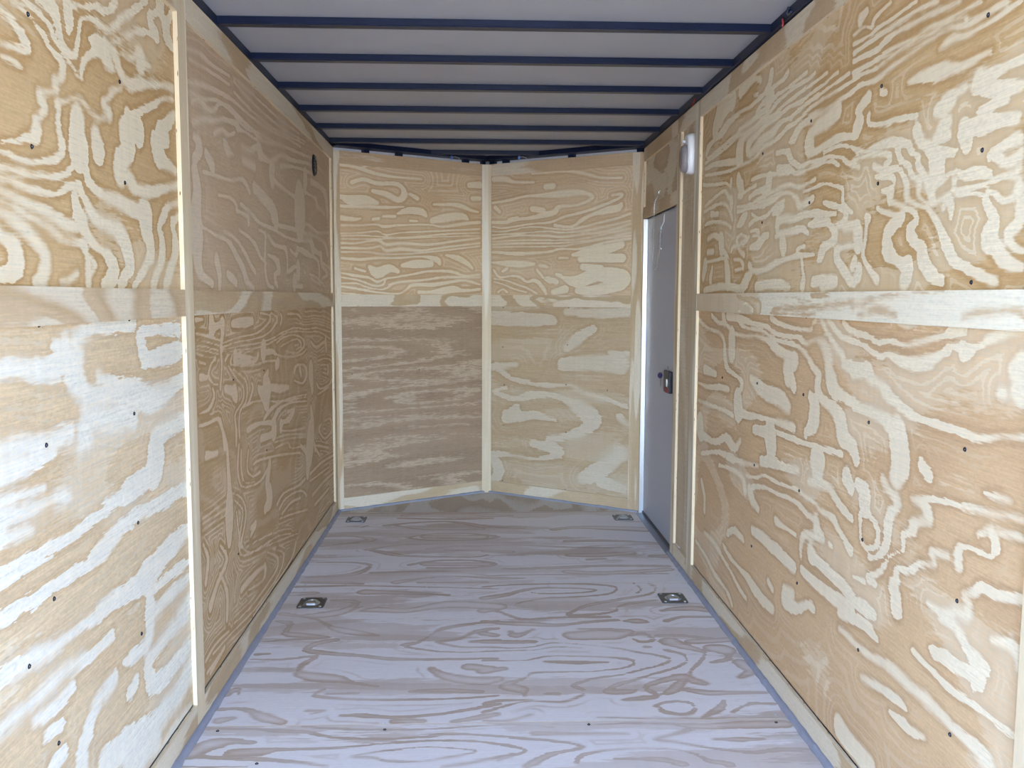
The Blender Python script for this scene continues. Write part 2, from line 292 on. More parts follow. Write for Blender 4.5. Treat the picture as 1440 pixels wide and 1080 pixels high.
# ---------------------------------------------------------------- plywood panels with drawn figure
FIG = {}                          # panel name -> list of strokes, each (x0, y0, scale, [(x, y, w)...])
FIG_TEXT = """
#lnu
@0 0 5.142
0,75,45 70,130,35 130,210,45 175,290,60 205,350,50
205,370,60 150,365,50 90,340,35 0,310,28
10,405,25 60,425,45 110,455,40 165,492,10
80,0,20 150,50,22 230,140,24 290,210,28 340,300,32 390,380,34 440,440,40 455,500,44 440,560,52 400,600,50 410,650,35 360,665,36 290,670,38 295,720,46 320,780,50 290,840,55 260,870,50 265,930,60 250,990,80 180,1000,75 100,1020,35 0,1025,20
160,0,26 240,60,26 320,140,26 370,210,26 400,290,22 440,360,20 490,430,18 530,490,18 560,545,22 585,555,26 590,500,30 610,440,40 640,400,55 690,380,70
250,0,50 330,20,80 390,80,70 410,150,48 430,250,38 460,330,36 510,390,46 545,390,38 560,320,32 570,240,30 580,160,34 620,130,34 680,145,36 730,190,40 790,215,48 840,180,58 880,130,55 960,80,52 1040,20,48 1060,0,46
500,40,36 560,45,25 640,50,30 700,45,38 750,85,48 800,70,50 830,20,46 840,0,46
490,60,60 500,150,60 490,230,25
1150,0,55 1160,50,55 1130,90,48 1085,120,40 1095,190,40 1130,260,50 1090,240,45 1000,225,55 930,255,42 860,290,38 800,310,34 740,300,45 690,270,55 640,280,25
660,290,35 700,350,80 760,400,100 800,470,50 820,510,16
760,310,70 830,400,55 870,520,36 900,580,55 950,620,85 1000,600,95 1080,610,68 1160,610,50 1250,640,55
880,630,38 820,660,46 790,700,46 750,740,38 770,790,46 790,830,44 720,860,34 680,830,28 640,790,24 600,730,24 555,705,28 480,730,25 420,745,46 425,800,30 420,860,34 425,930,34 440,1000,38 450,1080,46
560,790,50 560,860,100 560,960,110 570,1080,140
695,950,46 690,990,66 710,1080,95
880,385,12 930,420,40 1000,410,60 1020,450,75 1060,470,55 1090,490,12
1250,720,40 1180,715,38 1120,750,46 1050,790,55 980,820,56 920,830,46 950,880,90 1000,950,95 900,950,80 930,1030,85 930,1080,85
1240,100,45 1200,200,55 1220,280,46 1250,350,28
1260,830,55 1210,900,85 1150,960,100 1200,1000,90 1120,1080,55
@0 200 5.142
0,70,36 60,80,40 130,120,36 250,145,32 350,130,50 430,100,52 455,60,36 455,0,34
0,175,38 80,190,38 180,230,42 300,245,42 400,250,46 480,230,42 520,170,38 545,120,26
560,0,110 570,60,110 600,120,42 620,200,42 640,280,46 700,350,56 760,390,72 850,430,100 950,480,110 1040,520,110 1060,620,80 1080,700,62 1090,800,54 1060,880,46 1020,960,46 970,1040,46
0,265,46 80,280,55 180,325,46 300,360,55 400,375,40 450,350,46 520,310,55 570,320,55 600,380,38 640,470,55 700,560,72 780,600,90 850,640,100 900,720,80 930,820,72 940,900,62 900,980,62 870,1050,55
0,345,46 100,400,55 200,450,55 320,500,82 420,560,90 520,610,90 600,600,72 560,500,72 540,400,42
600,600,72 640,680,55 700,760,55 760,800,55 800,860,80 830,920,60 800,1000,110 760,1040,120
0,425,36 80,450,32 180,520,46 280,570,42 380,640,62 450,700,54 540,720,46 600,740,55 630,820,36 640,900,46 640,1030,36
640,820,36 690,890,34 640,960,36
0,500,80 100,570,100 200,650,90 280,740,80 330,820,72 330,900,80 300,980,100 250,1010,60
0,660,80 80,740,100 120,850,120 80,940,130 0,960,110
560,950,46 500,1000,55 440,1010,36
930,0,80 900,100,100 870,200,110 930,260,80 980,330,80 1080,360,90 1180,340,72 1290,310,55
1120,0,70 1150,80,100 1200,150,72 1270,210,55
1290,440,46 1220,460,46 1180,540,54 1150,620,28 1170,700,36 1175,800,46 1160,880,46 1130,960,46 1110,1040,46
1290,540,46 1250,590,36 1260,660,28 1270,760,46 1260,840,46 1230,930,54 1200,1040,46
#lnl
@0 450 4.696
0,340,110 100,320,100 200,330,120 350,320,130 430,250,110 520,240,60 500,150,54 540,90,80 640,50,46 760,30,46 880,20,55
480,330,130 520,430,100 600,520,120 750,480,140 850,470,150 1000,520,150 1100,470,90 1200,400,54
560,620,130 700,640,170 880,650,120 
560,780,110 540,850,26
650,380,55 760,430,60
930,90,46 1050,60,38 1180,60,46
930,130,46 960,250,55 1050,250,100 1150,220,110 1210,190,54
1220,660,55 1100,730,72 1040,820,80 1030,920,100 1010,1020,72 930,1060,36 880,1070,54
0,860,110 150,830,100 300,820,100 440,760,80 470,730,26
0,980,110 180,950,100 350,880,46
360,160,54 430,170,80 400,210,54
@0 650 4.91
1060,0,80 1050,80,80 960,150,120 860,220,90 780,280,62 700,360,46 600,420,36 500,500,46 380,580,55 280,640,54 150,720,72 0,800,80
1290,180,64 1200,220,46 1100,290,54 980,340,54 860,430,64 780,520,72 700,620,90 600,720,46 480,780,46 350,870,54 200,970,54 50,1060,54
1290,470,54 1200,560,100 1100,680,100 1000,800,120 900,880,72 780,960,72 680,1030,72
1300,690,26 1200,760,36 1100,850,28 1020,930,26
1300,800,28 1190,900,64 1100,1000,54 1040,1080,54
1300,960,54 1240,1060,64
0,280,72 150,230,54 300,180,44
0,420,110 150,350,72 350,260,46 480,230,26
0,560,54 200,470,46
0,120,72 200,40,54
@0 860 4.91
0,70,64 100,20,54
700,10,36 580,90,46 430,200,54 300,290,80 150,360,80 0,470,80
780,160,36 700,230,46 640,290,36 560,350,72 500,380,54 420,430,54 350,510,62 200,650,54 100,730,72 0,830,62
500,530,46 420,620,46 330,700,46 250,760,46
790,470,54 740,540,72 690,600,54 650,680,36 620,780,54 600,850,54 570,960,54 560,1080,72
1290,30,54 1220,80,54 1150,170,54 1080,270,46 1030,350,46 1030,430,54 1060,490,110 1140,450,80 1220,350,54 1300,240,54
1040,0,72 1040,120,46 1010,250,36
980,250,46 900,320,54 860,350,26
940,480,36 890,560,36
1320,380,54 1240,560,80 1150,680,90 1060,800,120 950,870,150 850,950,160 720,1060,140
1080,900,150 980,980,150 900,1060,170
1310,680,28 1220,800,46 1160,900,46 1100,980,26
440,980,54 370,1060,54
420,800,46 320,850,36
#ru
@970 100 6
330,210,70 370,240,90 310,290,115 260,350,105 230,430,55 215,490,50
430,170,80 500,100,66 560,60,36 600,80,36
690,20,28 680,80,30 650,150,22 620,200,22 540,270,18 500,310,18 420,350,22 370,400,26 320,450,42 270,520,42 210,580,26 160,640,26 140,700,16
830,10,22 790,70,22 720,120,18 680,170,22 660,230,42 620,270,26 560,350,14
700,200,26 660,300,36 600,350,36 560,390,22 500,440,22 430,490,18 400,540,22 340,580,18 250,660,16 150,740,14
990,10,14 900,80,14 820,150,13 740,200,13 700,250,13
1060,10,12 1000,70,12 900,130,14 820,190,14 740,260,15 680,340,15 610,400,15 560,460,13 480,520,15 400,560,13 330,630,12 240,700,12 130,780,12
1160,10,14 1050,100,14 930,180,15 850,240,15 790,290,13 720,360,13 640,410,13 560,480,13 470,550,18 430,640,50 420,700,60 440,760,34
400,760,40 330,770,50 200,790,30 130,830,13
1250,10,15 1130,110,15 1020,190,16 930,260,18 830,310,18 750,380,20 660,440,22 590,510,26 520,590,34 490,650,34 500,700,26
1350,20,13 1200,120,13 1080,210,15 980,280,16 900,350,18 840,400,22 760,440,26 700,520,42 620,570,50 560,640,50 510,700,42
1430,50,13 1300,130,12 1150,220,13 1030,300,15 960,370,16 900,430,18 820,480,22 750,560,22 700,600,18 620,640,15 540,740,15 420,800,16 340,840,15 200,870,13 130,880,13
1430,120,18 1350,190,26 1260,250,24 1150,330,28 1060,370,52 1000,420,52 930,470,36 880,560,42 840,600,18
1250,330,110 1150,420,120 1080,470,90 1020,540,46 1010,620,80 1050,680,54 1120,640,36 1200,590,54 1300,550,54 1400,560,46
1130,690,22 1200,650,18 1300,630,18 1380,650,20 1420,700,18
1010,770,18 1100,750,18 1200,720,18 1280,730,18 1340,780,26 1430,810,22
730,690,26 820,680,36 850,740,36 900,790,36 940,810,22 1010,770,18
740,820,42 830,820,52 900,860,18 1000,830,15 1100,780,15 1200,760,22 1260,800,18
520,920,22 620,880,18 720,870,18 840,860,26
540,205,14 575,190,12
@1200 0 6
60,170,60 110,100,36
320,10,14 240,90,14 170,170,12 160,230,12 90,230,12 0,300,12
540,10,14 430,80,14 330,160,14 200,240,14 150,290,14 0,380,12
720,0,28 600,60,18 460,140,18 350,210,22 250,280,18 150,350,22 0,450,18
900,0,22 800,60,26 680,110,22 520,190,26 400,250,26 280,340,26 180,430,30 0,520,26
1080,10,18 980,60,14 920,100,14 800,160,14 640,240,16 500,330,14 350,400,14 200,500,22 100,560,22 0,610,22
960,170,26 930,140,14 820,180,14 700,250,14 500,370,14 380,430,14 200,570,14 0,660,14
1300,10,26 1180,80,26 1060,150,26 950,220,26 830,230,18 700,300,14 560,390,18 430,490,18 330,560,22 200,670,26 80,710,18 0,760,22
1420,10,22 1300,90,22 1180,170,22 1080,230,22 960,300,26 850,320,52 780,370,42 725,415,16
1160,440,16 1050,490,42 930,560,54 800,580,110 680,620,120 560,650,72 460,700,20
1430,500,54 1300,560,54 1150,640,110 1050,700,120 1180,750,130 1320,740,110 1430,720,54
1300,820,54 1150,900,54 1050,950,36
830,830,90 760,900,120 700,940,72
880,780,26 960,730,22
130,820,62 70,890,54 30,940,36
230,780,40 280,780,40
@1200 160 4.5
100,0,12 100,60,18 180,65,20 280,30,22 400,10,36
20,100,54 40,50,54
0,220,26 80,240,18 140,210,26 240,180,44 340,190,36 370,240,26 410,270,22 410,320,26 450,400,36 480,470,44 500,540,36 480,560,16
400,100,54 430,180,46 500,240,80 530,330,90 520,400,62 510,450,36
520,230,54 620,250,34 650,235,16
600,50,54 560,100,70 600,130,54 520,160,54
0,300,15 60,270,16 150,250,20 220,260,22 230,290,18 200,330,22
280,220,26 300,290,22 350,330,26 370,390,22 420,430,26 410,500,18 440,550,13 500,575,13 540,550,12 610,510,10
130,330,26 200,360,22 280,345,22 320,400,22 340,460,26 340,530,30 400,575,18 460,590,22 500,640,30 540,710,36 570,780,44 600,860,54 640,930,54 720,980,54 820,1030,54 900,1060,46
140,400,13 240,400,22 260,430,18
180,490,12 240,490,30 230,550,26 320,590,22 390,630,22 400,680,22 360,740,44 380,800,54 430,860,54 440,930,62 490,1010,80 560,1060,54
150,600,15 240,640,26 310,650,44 240,720,62 210,780,44 220,870,72 280,930,54 340,980,72 320,1060,54
85,690,12 75,800,13 60,900,13 100,980,26 150,1050,36
80,650,40 100,660,40
20,720,44 30,820,54
570,590,22 610,540,26 620,600,26 615,660,13
640,370,15 640,430,18 640,490,13 740,470,13 850,440,13 950,400,12 1040,370,15 1060,250,13
640,350,13 700,390,44 780,370,62 860,380,44 
520,460,12 580,410,12 630,360,10
720,180,90 700,90,62 800,80,120 900,50,80 1040,20,54
860,270,36 960,200,54 1060,150,54
880,250,62 980,310,44 1070,230,36
650,510,13 740,505,12 830,515,15 840,560,36 870,620,44 890,700,62 860,780,100 900,850,90 960,930,90 1060,970,54
850,490,12 900,510,22 950,550,18 1020,520,22 1050,440,26 1060,560,54 1050,680,54 980,760,44 1000,830,36 1070,870,36
@970 250 6
110,60,15 200,60,15 300,45,13 340,70,12 350,30,18
410,20,62 440,110,44 410,160,18 480,110,13 560,60,15
670,20,44 650,90,44 560,120,26 500,170,22
130,240,12 220,160,12 290,110,13 320,150,18 350,200,26 350,260,13
120,290,13 220,230,16 300,225,13 340,290,13 360,350,13
180,310,42 240,300,26
130,400,13 200,370,13 290,380,13 350,420,13
400,250,12 500,230,13 600,170,13 700,120,13 820,60,13 920,80,13 1000,50,13 1060,10,13
400,290,13 500,260,15 620,220,50 700,180,50 780,130,15 850,130,13 900,180,26 930,240,36 990,210,44 1040,170,36
520,300,13 580,340,13 660,310,13 720,240,13 800,190,15
960,120,12 1060,80,12 1150,50,12 1230,70,13 1290,100,15 1290,200,16 1330,260,15 1370,290,26
1130,210,36 1200,230,44 1280,260,26 1320,320,26 1280,390,36 1240,400,36
700,310,26 760,270,44 790,240,26
740,440,22 740,380,36 800,340,54 880,350,44 960,310,44 1060,300,54 1150,300,36 1230,310,26
1180,370,44 1080,380,72 1000,400,18
720,500,13 770,470,36 870,450,44 950,430,44 1000,470,18
400,410,13 440,360,54 480,310,26
500,400,18 560,350,22 640,330,13
400,550,13 400,510,13 440,480,12 480,510,13 430,550,12
510,460,13 560,440,18 580,480,13 530,490,13
350,620,10 370,580,12 450,560,12 500,500,12
510,590,36 570,570,54 620,510,44 660,480,36
780,540,54 790,590,54
900,610,13 970,575,15
1180,400,36 1220,460,44 1210,530,44 1130,590,54 1100,660,44 1080,695,18
500,740,36 540,790,36 640,770,26 720,720,36 830,680,26 940,655,26 1050,650,18
945,670,15 950,760,15 960,850,26 950,910,36
130,710,13 200,700,18 290,680,18 310,740,36 320,830,44 320,890,36
150,520,22 200,490,36 260,520,44 270,600,36 300,640,26 330,680,15
150,630,44 200,620,36
190,760,13 175,850,26
130,740,36 115,830,26
370,690,13 430,700,18 450,760,13 380,780,13
410,610,18 460,650,36
120,950,36 240,920,54 330,920,54 430,930,54 480,860,62 520,800,36
560,920,80 650,900,62 760,900,72 840,930,36
1040,880,80 1120,860,72 1230,870,62 1120,920,72
1430,570,26 1330,580,26 1250,610,36 1240,680,44 1280,750,54 1330,830,54 1370,890,44 1420,820,54 1430,760,36
1390,700,44 1370,750,36
1300,430,36 1390,400,62 1430,480,54 1420,540,26
#rl
@970 430 4.908
60,90,10 120,150,13 210,190,15 240,260,15 240,330,18 260,430,22 330,490,18 360,540,18 340,600,18
150,60,13 190,110,18 250,130,18 310,190,18 400,210,15 460,210,13 540,240,36 600,300,54 680,340,54 730,380,62 680,440,72 700,500,54 720,560,36
230,60,22 240,110,22
260,70,54 350,90,44 430,120,26 520,140,22 590,190,26 680,210,22 750,215,26 800,260,22 870,235,18 920,270,54 950,350,54 960,440,54 980,530,80 1020,600,72 1100,650,54 1170,700,44
340,120,13 400,155,15 500,170,15 560,215,15 650,250,18 740,275,18 800,330,22 850,420,30 890,480,30 880,570,36 920,650,44 1000,720,72 1040,800,72 1060,900,80 1130,980,80
560,80,26 610,120,22 700,150,22 820,170,15 850,130,12 870,100,10
910,100,15 950,190,15 1000,270,26 1060,350,36
950,90,15 1010,170,18 1070,230,22 1170,255,22
1060,110,26 1110,170,26 1170,190,18
1060,400,44 1130,430,80 1180,450,90
290,220,44 290,310,44
100,440,54 180,470,36
420,500,26 500,580,90 620,640,100 680,700,62 
60,530,13 120,560,22 200,560,36 270,580,26
330,660,54 350,740,54 480,770,26 600,800,36 720,840,54
60,650,13 150,690,15 240,720,18 300,760,15
440,850,44 540,880,80 560,950,72
600,870,26 700,910,26 790,950,26 900,980,26 1050,1020,36
70,830,54 90,890,36 180,940,36 250,910,44 310,980,44 350,930,16
830,620,36 860,700,62 850,800,72 800,880,44
80,1020,18 200,1010,26 300,1060,44
490,1060,44 600,1070,36
@1200 440 4.5
0,120,26 80,145,22 170,185,18 240,175,18 320,205,22 420,185,22 520,160,22 590,140,36 640,110,72 700,100,62
0,185,13 60,200,18 110,240,22 170,280,22 220,260,18 290,300,54 380,320,72 460,320,80 540,270,36 600,230,36 600,210,12 680,220,44 710,250,80 800,210,26 880,160,44 960,120,54 1060,100,44
280,60,18 340,75,36 390,60,22
0,370,90 80,360,80 120,420,44 180,460,36 220,520,54 300,590,44 380,650,34 480,690,26 600,730,36 700,765,44 800,795,36 950,785,26 1080,790,26
0,590,44 120,630,54 210,690,72 270,750,100 290,850,110 300,950,110 270,1030,110
1070,300,90 1010,350,44 1050,420,90 1060,520,90 1020,500,54
930,510,60 955,510,60
0,860,54 20,930,36
430,960,54 480,1030,54
@960 640 4.908
300,20,15 380,40,26 450,60,22 520,80,18
540,50,54 640,60,54 740,90,44 800,105,30
870,180,36 960,200,44 1020,240,36 1070,320,36 1120,390,36 1170,440,26
930,60,100 930,110,72
1130,150,72 1160,220,54
250,70,13 320,90,18 390,130,18 420,180,18 430,240,22
440,140,12 500,155,13 570,140,12 650,190,13 720,215,15 790,240,13 840,280,12 900,320,15 960,390,22 1030,430,36 1070,500,26 1120,590,22 1160,660,36
480,220,36 560,220,18 640,260,18 740,300,18 810,350,18 860,410,22 920,460,36 930,530,44 970,575,26 900,560,44 840,550,44 815,620,18 815,690,15
460,240,26 480,310,36 520,370,30
480,520,44 550,570,54 640,650,62 700,710,62 770,780,54
640,450,36 700,500,18 780,545,15
310,540,36 360,520,36 420,590,18
280,620,15 330,710,16 390,780,18 450,850,36 500,930,44 560,1010,54 620,1060,54
880,620,22 890,690,54 950,750,54 1030,830,54 1110,910,62 1170,990,54
820,790,36 900,870,54 1000,950,72 1100,1020,80 1170,1070,54
700,920,54 760,960,54 
700,990,80 780,1060,72 860,1030,44 900,1060,44
590,870,22 620,930,18
1010,610,14 1030,630,14
150,530,10 220,610,12 270,700,12 330,800,13 380,900,13 440,1000,13
90,590,10 160,700,10 220,820,12 300,930,13 340,1030,13
130,180,13 150,280,13 150,380,13
@1200 670 5.142
30,50,54 80,120,72 80,200,72 110,270,26 165,350,26 180,430,22 160,510,22 100,520,18 60,470,15 50,380,15 50,280,15
210,20,36 260,100,44 320,190,54 270,270,54 250,360,54 240,480,44 210,550,44 150,590,22 110,580,18
420,160,26 500,200,54 540,270,62 540,320,44 440,340,54 430,400,44 360,430,26 360,530,13 270,570,13 230,640,18 190,690,36 110,730,36 160,780,26
0,730,18 80,760,26
480,170,26 620,170,22 740,200,22 860,230,36 1000,270,36 1130,290,26 1230,320,18
950,125,13 1020,140,36 1080,160,36 1140,190,12
900,430,26 980,390,44 1020,450,54 1030,530,44 990,570,22 900,540,22 800,510,26 760,550,54 760,630,54
690,580,36 570,540,36 580,600,26 580,640,22 480,630,22 420,680,36 320,670,26 310,740,44 290,800,62 310,870,62 310,950,72 340,1000,26
1050,400,26 1150,430,26 1230,450,26
540,920,13 600,970,26 660,1000,54 740,980,44 820,1010,44 830,930,44 800,860,26 870,840,54 930,800,62 1030,850,62 1130,880,62 1220,900,54
0,900,54 80,950,80 150,1000,54
@1180 860 4.908
0,10,44 120,60,62 200,110,54 260,190,20
0,120,26 60,170,30 130,240,26 220,310,36 330,370,54 420,450,54 500,530,54 600,610,72 680,690,54 770,790,44 850,860,54 950,950,80 1030,1050,80
510,270,22 560,330,22 650,420,22 740,510,30 830,580,36 950,660,26 1080,760,22 1200,850,26
640,270,54 740,330,80 850,400,80 960,440,100 930,520,44
700,30,54 790,90,44 840,170,44 890,270,44 950,340,62 1020,410,54
150,450,15 230,500,44 330,560,44 420,630,44 460,670,16
350,690,15 420,750,44 470,800,44 540,850,36 590,870,13
0,800,100 70,900,80 140,980,100 220,1070,90
1060,200,36 1180,230,54 1240,300,62 1240,380,36
#f3
@400 710 2.667
220,32,4 700,30,3 1300,24,3
450,40,8 620,28,5 760,40,10 850,40,6
430,50,5 640,54,4 780,50,4
380,78,8 470,68,4 600,62,4 680,70,10 740,80,12 800,85,6 900,88,4
420,78,6 520,92,5 640,94,4 740,90,8
460,122,6 560,108,4 700,108,4 800,120,8 700,132,4 540,133,6 470,124,6
530,120,12 740,120,14
310,168,8 420,152,4 560,148,4 720,154,4 860,150,5 1100,160,5 1300,160,3
330,170,10 400,184,14 470,192,8 700,196,4 760,188,6
540,165,8 640,155,4 740,158,3
600,170,4 740,170,5
750,172,10 850,176,10
470,225,8 560,210,6 700,208,5 790,222,10 700,236,5 540,236,6
530,222,13 760,222,14
150,120,4 260,118,5 330,130,14 260,142,6 140,155,6
120,216,4 240,215,5 320,225,10 290,250,14 220,265,10 80,272,6
70,290,8 200,290,12 290,296,8
330,255,8 500,250,6 640,250,4 760,265,4 900,262,4 1440,258,4
420,290,14 520,275,6 640,268,4 800,275,10 900,275,4
500,292,5 760,290,5
1010,92,10 1100,84,10 1250,88,16 1350,92,18
1060,136,10 1200,134,8 1400,142,6
1070,188,12 1180,188,16 1300,180,14
1140,205,8 1200,202,6
1380,192,10 1440,192,14
820,240,5 1000,236,10 1200,228,8 1440,230,8
1060,250,14 1200,256,14 1440,242,14
290,85,5 310,78,5
#f2
@280 815 3.4286
470,35,10 800,30,5 1440,45,5
450,70,20 560,65,14
640,100,12 760,110,20 700,150,30 600,170,30 500,175,14
780,150,8 860,145,26 1000,150,22 1200,120,34 1440,130,34
800,60,26 1000,65,16 1200,75,10
400,165,18 560,190,12 640,230,26 720,250,34 860,270,13
380,200,13 440,215,26 420,260,26 520,270,26 620,280,13 420,290,13 310,300,6
660,290,18 560,310,22 520,340,26 620,355,22 760,365,15 900,380,18 1060,385,13 1440,380,8
250,385,6 400,385,10 560,370,13 500,410,26 480,450,34 560,470,50 660,480,42 760,500,15 860,515,13
600,530,18 560,560,18 700,575,13 900,580,13 1200,575,10 1440,560,8
620,550,15 760,548,15
990,315,18 1060,300,13 1130,260,15 1180,235,18 1300,215,13 1440,200,10
1000,325,10 1140,345,8 1300,350,5 1440,345,5
1150,300,12 1250,285,15 1340,250,18 1440,235,10
1160,305,10 1260,325,8 1440,325,6
1310,300,12 1440,295,18
1120,430,34 1200,470,42 1360,490,42 1440,480,34
1300,420,34 1400,430,30
1020,540,15 1200,535,22 1360,540,18
130,560,26 180,530,26 200,570,13
100,625,15 220,625,22 300,660,54 400,690,36
520,632,13 600,632,10 540,648,8
680,655,12 800,655,22 940,665,13 1100,655,15 1250,635,13 1440,600,15
940,685,26 1080,680,22
1220,685,18 1380,660,26 1440,650,18
100,680,34 160,670,18
280,360,13 340,358,8
730,150,8 800,125,6
@680 815 3.4286
0,35,6 140,25,5 400,20,6 560,25,8 640,40,10 600,70,8 420,85,8 300,90,8 180,110,10 150,125,6
0,90,18 100,75,18 200,50,13 300,40,8 450,42,6 540,50,8 480,62,6 300,68,5 230,62,6
800,20,8 830,40,10 800,70,10 660,95,13 500,125,16 440,150,15 410,170,12 560,165,10 640,150,12 650,130,13 740,110,13 830,100,10
720,15,6 760,45,8 740,65,8
0,150,26 60,150,15 180,190,12 320,185,8 420,180,8 600,180,12
0,200,13 100,210,18 240,215,22 360,220,15 500,205,12 640,195,12
130,250,26 160,270,26 240,240,12
0,260,26 60,270,18
0,300,18 120,300,18 240,300,15
400,260,18 440,270,42 560,265,50 640,265,42 700,250,22 600,240,12 460,238,8
690,200,13 740,200,26 780,205,15
0,325,8 120,330,6 240,325,6 330,305,5 500,315,5 640,330,6 740,350,8 840,365,10 900,385,13 860,410,10 780,430,8 660,460,8 540,475,10 430,510,18 480,530,18 470,560,16 380,590,8 240,585,6 140,600,8 0,640,13
0,345,5 240,340,5 340,325,4 480,330,4
0,390,8 200,390,5 300,370,8 440,370,6 600,375,8 720,390,13 700,420,8 560,440,6 400,445,5 240,450,10 200,475,13 100,510,34 180,530,42 200,560,26
300,395,10 440,400,18 600,398,10
0,440,34 100,430,18
880,340,15 960,360,13 980,390,15 940,420,13 840,450,12 740,480,15 640,510,26 600,540,26 700,540,26 740,530,13
680,580,15 780,570,26 840,560,18 780,520,26 850,490,26 960,470,34 930,520,50 880,550,26
900,300,50 960,320,34 1060,350,18 1050,390,22 1000,440,18 1000,480,34 1060,500,26
1100,330,34 1160,340,50 1180,380,26 1100,400,12
1240,400,50 1290,440,50 1240,470,26
860,150,13 940,140,22 1040,140,26 1120,160,18
880,200,18 960,180,13 1100,180,10
840,270,13 960,270,15 1140,290,13
1180,290,26 1000,300,26
710,270,13 770,260,12 820,290,15 760,300,13 720,285,10
780,325,11 800,325,11
980,530,18 1080,545,26 1240,545,18 1360,545,15
830,610,18 880,590,13 980,590,12 1020,620,18 980,650,15 880,640,18 850,620,22
1160,580,26 1140,620,42 1050,670,13
1200,640,18 1280,600,15 1400,600,13
230,650,13 120,680,13 0,680,10
0,600,13 60,585,13 240,580,8
300,550,13 360,550,15
550,665,8 900,670,8 1400,665,6
#f1
@250 1005 3.064
120,60,15 300,62,13 440,70,20 560,75,18 620,90,15 700,100,12 900,105,12 1060,95,12 1200,82,12 1440,98,12
540,50,13 700,62,12 860,65,10 1100,62,8 1300,48,8 1440,45,5
60,170,54 140,130,54 240,115,26 320,120,22
240,165,40 360,160,36 430,150,18 560,148,13 750,138,10 940,120,10 1140,112,10 1300,116,10 1440,138,12
60,180,18 240,190,18 400,195,18 520,205,12 640,220,12
740,180,6 830,165,8 940,150,6 1080,138,5 1200,145,8 1290,158,10 1180,180,7 1040,202,7 900,200,12 850,185,13 760,182,8
1440,175,18 1340,190,13 1240,212,13 1140,225,10
0,225,8 300,225,6
@700 1000 3.064
0,55,10 120,60,8 240,70,13
160,95,22 300,95,18 560,98,8
240,55,10 400,60,8 560,52,10 740,55,13 860,65,26 1040,60,34 1240,55,34
820,80,26 760,100,15 680,122,12 760,132,13 860,150,10 960,165,13 1100,178,16 1220,165,22 1340,165,16
930,120,10 1040,122,22 1150,120,13
0,108,10 160,122,13 300,135,13 370,155,13 300,170,13 220,190,26 160,220,36 120,240,26
0,140,8 80,155,12 120,172,13 60,195,10 0,212,8
340,225,26 350,200,22 420,175,12 560,163,6 720,163,8 840,180,10 900,210,18 1000,230,26
500,205,8 600,205,18 720,210,26 800,230,26
#rmid
@960 300 3
230,350,16 290,370,30 320,400,40 300,415,20
540,350,14 580,345,20 620,350,12
380,410,20 480,400,20 600,390,20 700,380,16 760,385,14 800,360,18 880,345,16 1000,335,10 1100,320,5
700,375,10 720,400,12
740,430,20 800,410,25 860,415,30 900,430,20
1180,430,16 1280,415,20 1400,410,30 1440,440,30
370,420,6 470,428,12 560,425,8
#lfu
@262 40 5.4
0,150,18 100,190,26 200,280,18 330,360,12
20,230,14 120,290,14 200,340,14 330,430,12
10,410,18 100,420,36 200,460,26 300,510,26 380,570,16 470,650,13 560,720,13 650,780,11 760,830,11 870,900,9
10,470,14 120,530,13 230,545,16 330,600,18 420,690,16 500,770,16 580,850,18 680,880,16 800,920,13 960,990,11
360,400,9 450,510,9 540,600,9 640,690,9 760,780,9 900,860,8
360,480,10 460,590,9 560,680,9 660,760,9 780,820,9 900,880,8
350,360,8 480,480,8 600,590,8 720,700,8 860,800,8
40,560,26 90,540,14 150,600,26 210,620,26 260,570,18 340,630,16 400,700,16 460,760,14 560,800,11 640,850,13 760,900,11 900,970,11
50,720,44 120,690,36 200,700,36 280,690,26 370,720,36 400,760,30 450,790,14 540,850,14
210,800,26 270,770,26 320,810,22 370,790,14
290,870,26 320,930,44 360,960,12
420,890,14 480,930,44 540,900,36 570,960,44 640,1010,30 720,960,26 800,1000,26 900,1020,18 970,1050,13
430,1000,54 520,1050,54
60,820,36 100,900,54 60,1000,54 
150,950,36 200,1050,54
@266 230 5.143
40,60,44 60,200,54 50,350,70 60,520,80 60,680,60 90,800,44 170,870,44
100,60,18 200,90,18 300,120,18 390,120,22 440,210,14
210,230,13 300,250,13 340,300,13 350,340,14 420,380,18 430,430,13
470,170,54 540,250,62 600,330,54 630,420,36 600,400,26
610,30,36 600,100,36 680,180,16 760,240,26 800,290,70 800,370,80 800,440,26 860,440,14 930,500,16 1010,500,11
370,290,18 450,360,18 510,430,18 600,470,16 700,530,14 800,560,18 870,560,22 900,620,36 950,660,18 960,710,14 1020,760,13
650,450,26 740,470,26 820,500,18 920,530,18 980,580,18 1000,650,14
250,490,13 340,550,16 400,640,18 440,720,18 480,790,18
100,460,13 200,520,16 280,560,20 340,660,30 390,760,30 420,850,30 470,910,18
360,480,13 430,530,13 480,590,18 520,680,13 560,720,11
500,480,11 550,510,11 550,600,11 550,760,13 570,870,13 610,900,18
570,520,13 620,590,20 690,610,20 710,680,9 710,780,9
570,660,14 620,690,26 650,760,26 620,820,18 640,890,14
730,620,11 770,660,13 790,620,26 850,650,36 920,690,14 940,750,9 940,850,9
720,780,26 780,740,26 790,790,26 760,870,36 820,890,22
660,20,36 740,20,18 840,50,14 890,80,14
840,110,36 840,200,14 910,250,14 930,310,13 980,370,13
880,130,44 960,180,26 990,250,22 1000,340,18
960,740,18 1000,800,18 960,830,13
200,700,36 220,800,26 220,900,18
870,800,11 930,830,11 980,890,9
880,830,8 950,880,8
280,800,44 340,860,44
#lfl
@270 430 5.143
25,100,36 80,100,13
140,90,26 150,160,54 220,140,36 210,300,13 215,450,11 205,600,11
290,130,54 370,120,80 440,110,54
30,200,18 120,220,22 200,250,9
30,250,9 120,265,9 200,290,9
